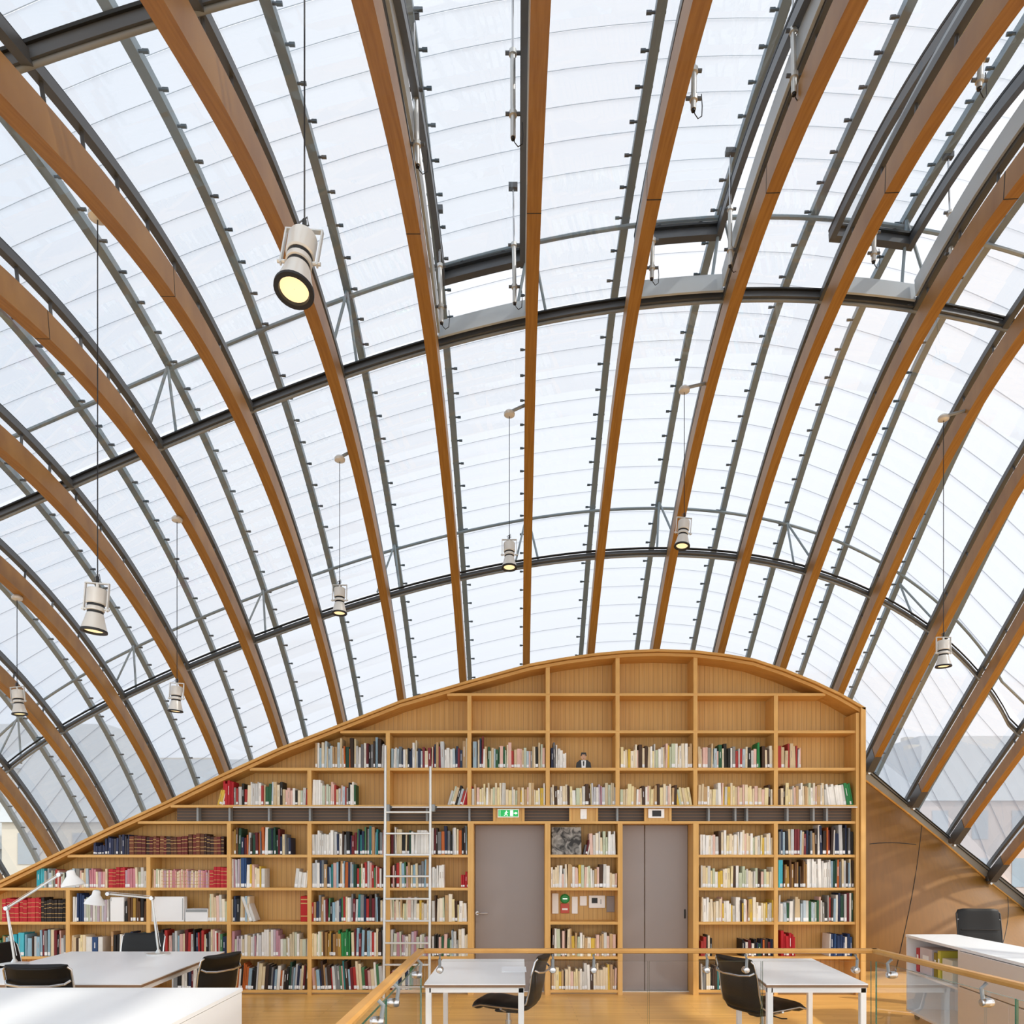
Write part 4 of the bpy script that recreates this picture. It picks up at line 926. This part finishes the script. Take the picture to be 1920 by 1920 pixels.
desk_lamp(b, PT(13, 1703, yL), PT(112, 1640, yL), PT(134, 1644, yL), (.2, 0, -1), 'silver and white articulated desk lamp at the far left of the wide table, raised highest')

# ------------------------------------------------------------------ balustrade round the stairwell
root = empty('balustrade', ((RX0+RX1)/2, RY, 0), 'glass balustrade with oak handrail on three sides of the stairwell in front', 'balustrade')
zh = 1.02
def hand(a, b, name):
    a, b = Vector(a), Vector(b); mb = MB(); d = (b-a).normalized(); s_ = d.cross(VV(0, 0, 1)).normalized(); up = VV(0, 0, 1)
    pts = []
    prof = [(-.028, -.012), (-.015, -.018), (.015, -.018), (.028, -.012), (.03, .005), (.02, .017), (-.02, .017), (-.03, .005)]
    vs = [a+s_*x+up*z for x, z in prof]+[b+s_*x+up*z for x, z in prof]; n_ = 8
    mb.add(vs, [(i, (i+1) % n_, n_+(i+1) % n_, n_+i) for i in range(n_)]+[tuple(range(n_-1, -1, -1)), tuple(range(n_, 2*n_))], M['rail_wood']); sub(root, mb, name, True)
hand((RX0, .8, zh), (RX0, RY+.03, zh), 'handrail'); hand((RX0-.03, RY, zh), (RX1+.03, RY, zh), 'handrail'); hand((RX1, .8, zh), (RX1, RY+.03, zh), 'handrail')
def pane(x0, y0, x1, y1):
    d = Vector((x1-x0, y1-y0)).normalized(); nn = Vector((-d.y, d.x))*.006
    mb = MB(); c = [(x0-nn.x, y0-nn.y), (x0+nn.x, y0+nn.y), (x1+nn.x, y1+nn.y), (x1-nn.x, y1-nn.y)]; z0_, z1_ = -.28, .945
    vs = [(x, y, z0_) for x, y in c]+[(x, y, z1_) for x, y in c]
    mb.add(vs, [(1, 2, 6, 5), (3, 0, 4, 7)], M['balustrade']); mb.add(vs, [(4, 5, 6, 7), (0, 3, 2, 1), (0, 1, 5, 4), (2, 3, 7, 6)], M['glassedge']); sub(root, mb, 'glass_pane')
xs = [RX0+.02, .17, 1.005, 1.84, RX1-.02]
for a, b in zip(xs, xs[1:]): pane(a+.006, RY, b-.006, RY)
ysn = [.85, 2.4, 3.95, RY-.02]
for x in (RX0, RX1):
    for a, b in zip(ysn, ysn[1:]): pane(x, a+.006, x, b-.006)
def clampb(x, y, dx, dy):
    """post clamp: arm from the handrail down to a round glass clamp on the stair side"""
    mb = MB(); o_ = Vector((dx, dy, 0))
    mb.tube([(x, y, zh-.03), Vector((x, y, zh-.06))-o_*.03, Vector((x, y, zh-.13))-o_*.02], .011, M['steel2'], 8)
    c = Vector((x, y, zh-.14)); q = o_.to_track_quat('Z', 'Y').to_matrix().to_4x4()
    mb.lathe([(.001, -.036), (.02, -.034), (.026, -.02), (.026, .02), (.02, .034), (.001, .036)], M['chrome'], 14, Matrix.Translation(c) @ q); sub(root, mb, 'rail_clamp', True)
for x in (-.53, .30, .60, 1.43, 1.72, 2.53): clampb(x, RY, 0, 1)
for y in (5.25, 4.2, 3.7, 2.75, 2.2, 1.2):
    clampb(RX0, y, -1, 0); clampb(RX1, y, 1, 0)

# ------------------------------------------------------------------ pendant spotlights
def make_pendant():
    root = empty('pendant_spotlight', (0, 0, 0), '', 'pendant lamp', 'pendant spotlights hanging from the arches')
    # origin = top of the yoke; lamp total height .27
    mb = MB(); mb.lathe([(.008, -.0), (.008, -.03), (.05, -.034), (.052, -.04), (.052, -.115), (.047, -.12)], M['lampwhite'], 24); mb.build('housing', root, smooth=True)
    mb = MB(); mb.lathe([(.045, -.12), (.045, -.134)], M['black'], 24); mb.lathe([(.042, -.158), (.042, -.172)], M['black'], 24); mb.build('cooling_groove', root, smooth=True)
    mb = MB(); mb.lathe([(.045, -.134), (.047, -.137), (.047, -.155), (.042, -.158)], M['lampwhite'], 24); mb.build('collar', root, smooth=True)
    mb = MB(); mb.lathe([(.043, -.172), (.046, -.18), (.053, -.21), (.066, -.255), (.068, -.262)], M['lampwhite'], 28, caps=False); mb.build('reflector', root, smooth=True)
    mb = MB(); mb.lathe([(.068, -.262), (.071, -.264), (.071, -.274), (.054, -.274), (.05, -.262)], M['black'], 28, caps=False); mb.build('rim', root, smooth=True)
    mb = MB(); mb.lathe([(.001, -.264), (.053, -.264)], M['lens'], 28, caps=False); mb.build('lens', root)
    mb = MB()
    for s in (-1, 1): mb.box((s*.066-.003, -.008, -.155), (s*.066+.003, .008, .0), M['alu']); mb.tube([(s*.05, 0, -.145), (s*.078, 0, -.145)], .007, M['alu'], 8)
    mb.box((-.069, -.008, -.003), (.069, .008, .003), M['alu']); mb.build('yoke', root)
    return root
PD = make_pendant()
def hang(root, top, canopy_k, label, rz=0, tx=0, ty=0, arm=True):
    """cable from the lamp to 'top'; canopy disc and short arm towards the arch"""
    root['label'] = label; root.rotation_euler = (tx, ty, rz); Rm = root.rotation_euler.to_matrix().to_4x4(); Rm.translation = root.location
    def ch(mb, nm): o = mb.build(nm, smooth=True); o.parent = root; o.matrix_parent_inverse = Rm.inverted(); return o
    p = root.location; mb = MB(); mb.tube([p, Vector((top.x, top.y, top.z))], .0032, M['black'], 6); ch(mb, 'cable')
    mb = MB(); mb.tube([p+VV(-.012, 0, .0), p+VV(-.02, 0, .03), p+VV(.01, 0, .05), p+VV(.015, 0, .02), p+VV(-.01, .0, .015)], .003, M['steel'], 6); mb.tube([p, p+VV(0, 0, .04)], .008, M['black'], 8); ch(mb, 'cord_grip')
    if arm:
        mb = MB(); mb.lathe([(.03, -.03), (.048, -.02), (.05, .0), (.035, .02), (.01, .03)], M['lampwhite'], 18, Matrix.Translation(top)); ch(mb, 'canopy')
        q = S(canopy_k, 1.0, .08); ph = 1.0
        best = min((((S(canopy_k, a*.01, .08)-top).length, a*.01) for a in range(40, 260)), key=lambda t: t[0]); q = S(canopy_k, best[1], .08)
        mb = MB(); mb.tube([top+VV(0, 0, .01), q], .014, M['steel2'], 8); ch(mb, 'bracket')
LP = [ # lamp centre X, yoke top Y, canopy X,Y (on the vault), arch k, label, tilt
 (637, 1097, 637, 860, -2, 'pendant spotlight left of centre, hanging from the second arch left of the central one', -.05, 0),
 (955, 1012, 953, 775, 0, 'lit pendant spotlight in the middle, hanging left of the central arch', -.12, 0),
 (1283, 971, 1287, 730, 2, 'pendant spotlight in front of the second arch right of the central one', -.1, .1),
 (1769, 1195, 1768, 783, 5, 'pendant spotlight farthest right above the sill', 0, 0),
 (332, 1281, 328, 973, -4, 'small pendant spotlight low on the left above the sloping bookcase top', 0, .06),
 (32, 1288, 30, 1120, -6, 'pendant spotlight at the far left picture edge', .0, -.1)]
for i, (X, Y, CX_, CY_, k, lb, tx, ty) in enumerate(LP):
    q, ph = at(CX_, CY_, 0, k, 1.0); top = S(q, ph, 0); y = top.y
    L_ = copy_tree(PD); pos = PT(X, Y, y); L_.location = pos; top = Vector((pos.x, y, PT(CX_, CY_, y).z)); hang(L_, top, k, lb, 0, tx, ty)
yb3 = 4.2; L_ = copy_tree(PD); L_.location = PT(183, 1094, yb3); q, ph = at(178, 403, 0, -3, 1.7); tp_ = S(q, ph, 0); hang(L_, Vector((L_.location.x, yb3, PT(178, 403, yb3).z)), -3, 'bigger pendant spotlight at the left, hanging in front of the third arch left of centre', 0, 0, .08)
PD.location = PT(571, 433, 2.72); hang(PD, Vector((PD.location.x, 2.72, S(-1, 2.0, 0).z+.1)), -2, 'largest lit pendant spotlight, hanging nearest at the upper left', 0, -.22, .08, True)

# ------------------------------------------------------------------ the city outside
def house(x, y, w_, d, z0, h, m, label, roof=True, name='apartment_building', cols=5, rws=5):
    root = empty(name, (x, y, z0), label, 'building', 'buildings beyond the glass')
    mb = MB(); mb.box((-w_/2, 0, 0), (w_/2, d, h), m); o = mb.build('facade'); o.parent = root
    if roof:
        mb = MB(); r_ = h*.18+1.5; vs = [(-w_/2-.3, -.3, h), (w_/2+.3, -.3, h), (w_/2+.3, d+.3, h), (-w_/2-.3, d+.3, h), (-w_/2+1, 1.5, h+r_), (w_/2-1, 1.5, h+r_), (w_/2-1, d-1.5, h+r_), (-w_/2+1, d-1.5, h+r_)]
        mb.add(vs, [(4, 5, 6, 7), (0, 1, 5, 4), (1, 2, 6, 5), (2, 3, 7, 6), (3, 0, 4, 7)], M['zinc'])
        for q in range(3): mb.box((-w_/2+2+q*w_/3, d*.5, h), (-w_/2+3.2+q*w_/3, d*.5+1, h+r_+.8), M['stone'])
        o = mb.build('roof'); o.parent = root
    for i in range(cols):
        for j in range(rws):
            cx = -w_/2+w_*(i+.5)/cols; cz = h*(j+.5)/rws; mb = MB(); mb.box((cx-w_/cols*.2, -.06, cz-h/rws*.3), (cx+w_/cols*.2, .02, cz+h/rws*.3), M['winglass']); o = mb.build('window'); o.parent = root
    return root
GZ = -16
house(-78, 120, 26, 14, GZ, 33, M['stone'], 'pale city block with zinc roof seen through the lowest left panes', True)
house(-52, 135, 14, 10, GZ, 36, M['brick'], 'narrow reddish city tower seen through the panes left of the bookcase', False, cols=4, rws=8)
house(-66, 150, 12, 10, GZ, 39, M['stone'], 'pale slim tower behind the zinc roofed block at the left', False, cols=3, rws=8)
house(-30, 60, 22, 14, GZ, 21, M['stone'], 'pale building with big zinc roof low behind the left panes', True)
house(-58, 62, 24, 16, GZ, 19, M['zinc'], 'zinc clad low building at the far left beyond the glass', True, cols=4, rws=4)
house(62, 90, 26, 14, GZ, 27, M['stone'], 'pale city block with zinc roof seen through the lowest right panes', True)
house(47, 75, 12, 12, GZ, 24, M['brick'], 'reddish building beyond the right-hand panes', True, cols=3, rws=5)
house(96, 118, 22, 14, GZ, 24, M['zinc'], 'zinc clad building at the far right beyond the glass', True, cols=4, rws=5)
mb = MB(); mb.box((-300, -100, GZ-.5), (300, 500, GZ), M['concrete']); struct(mb.build('ground'))
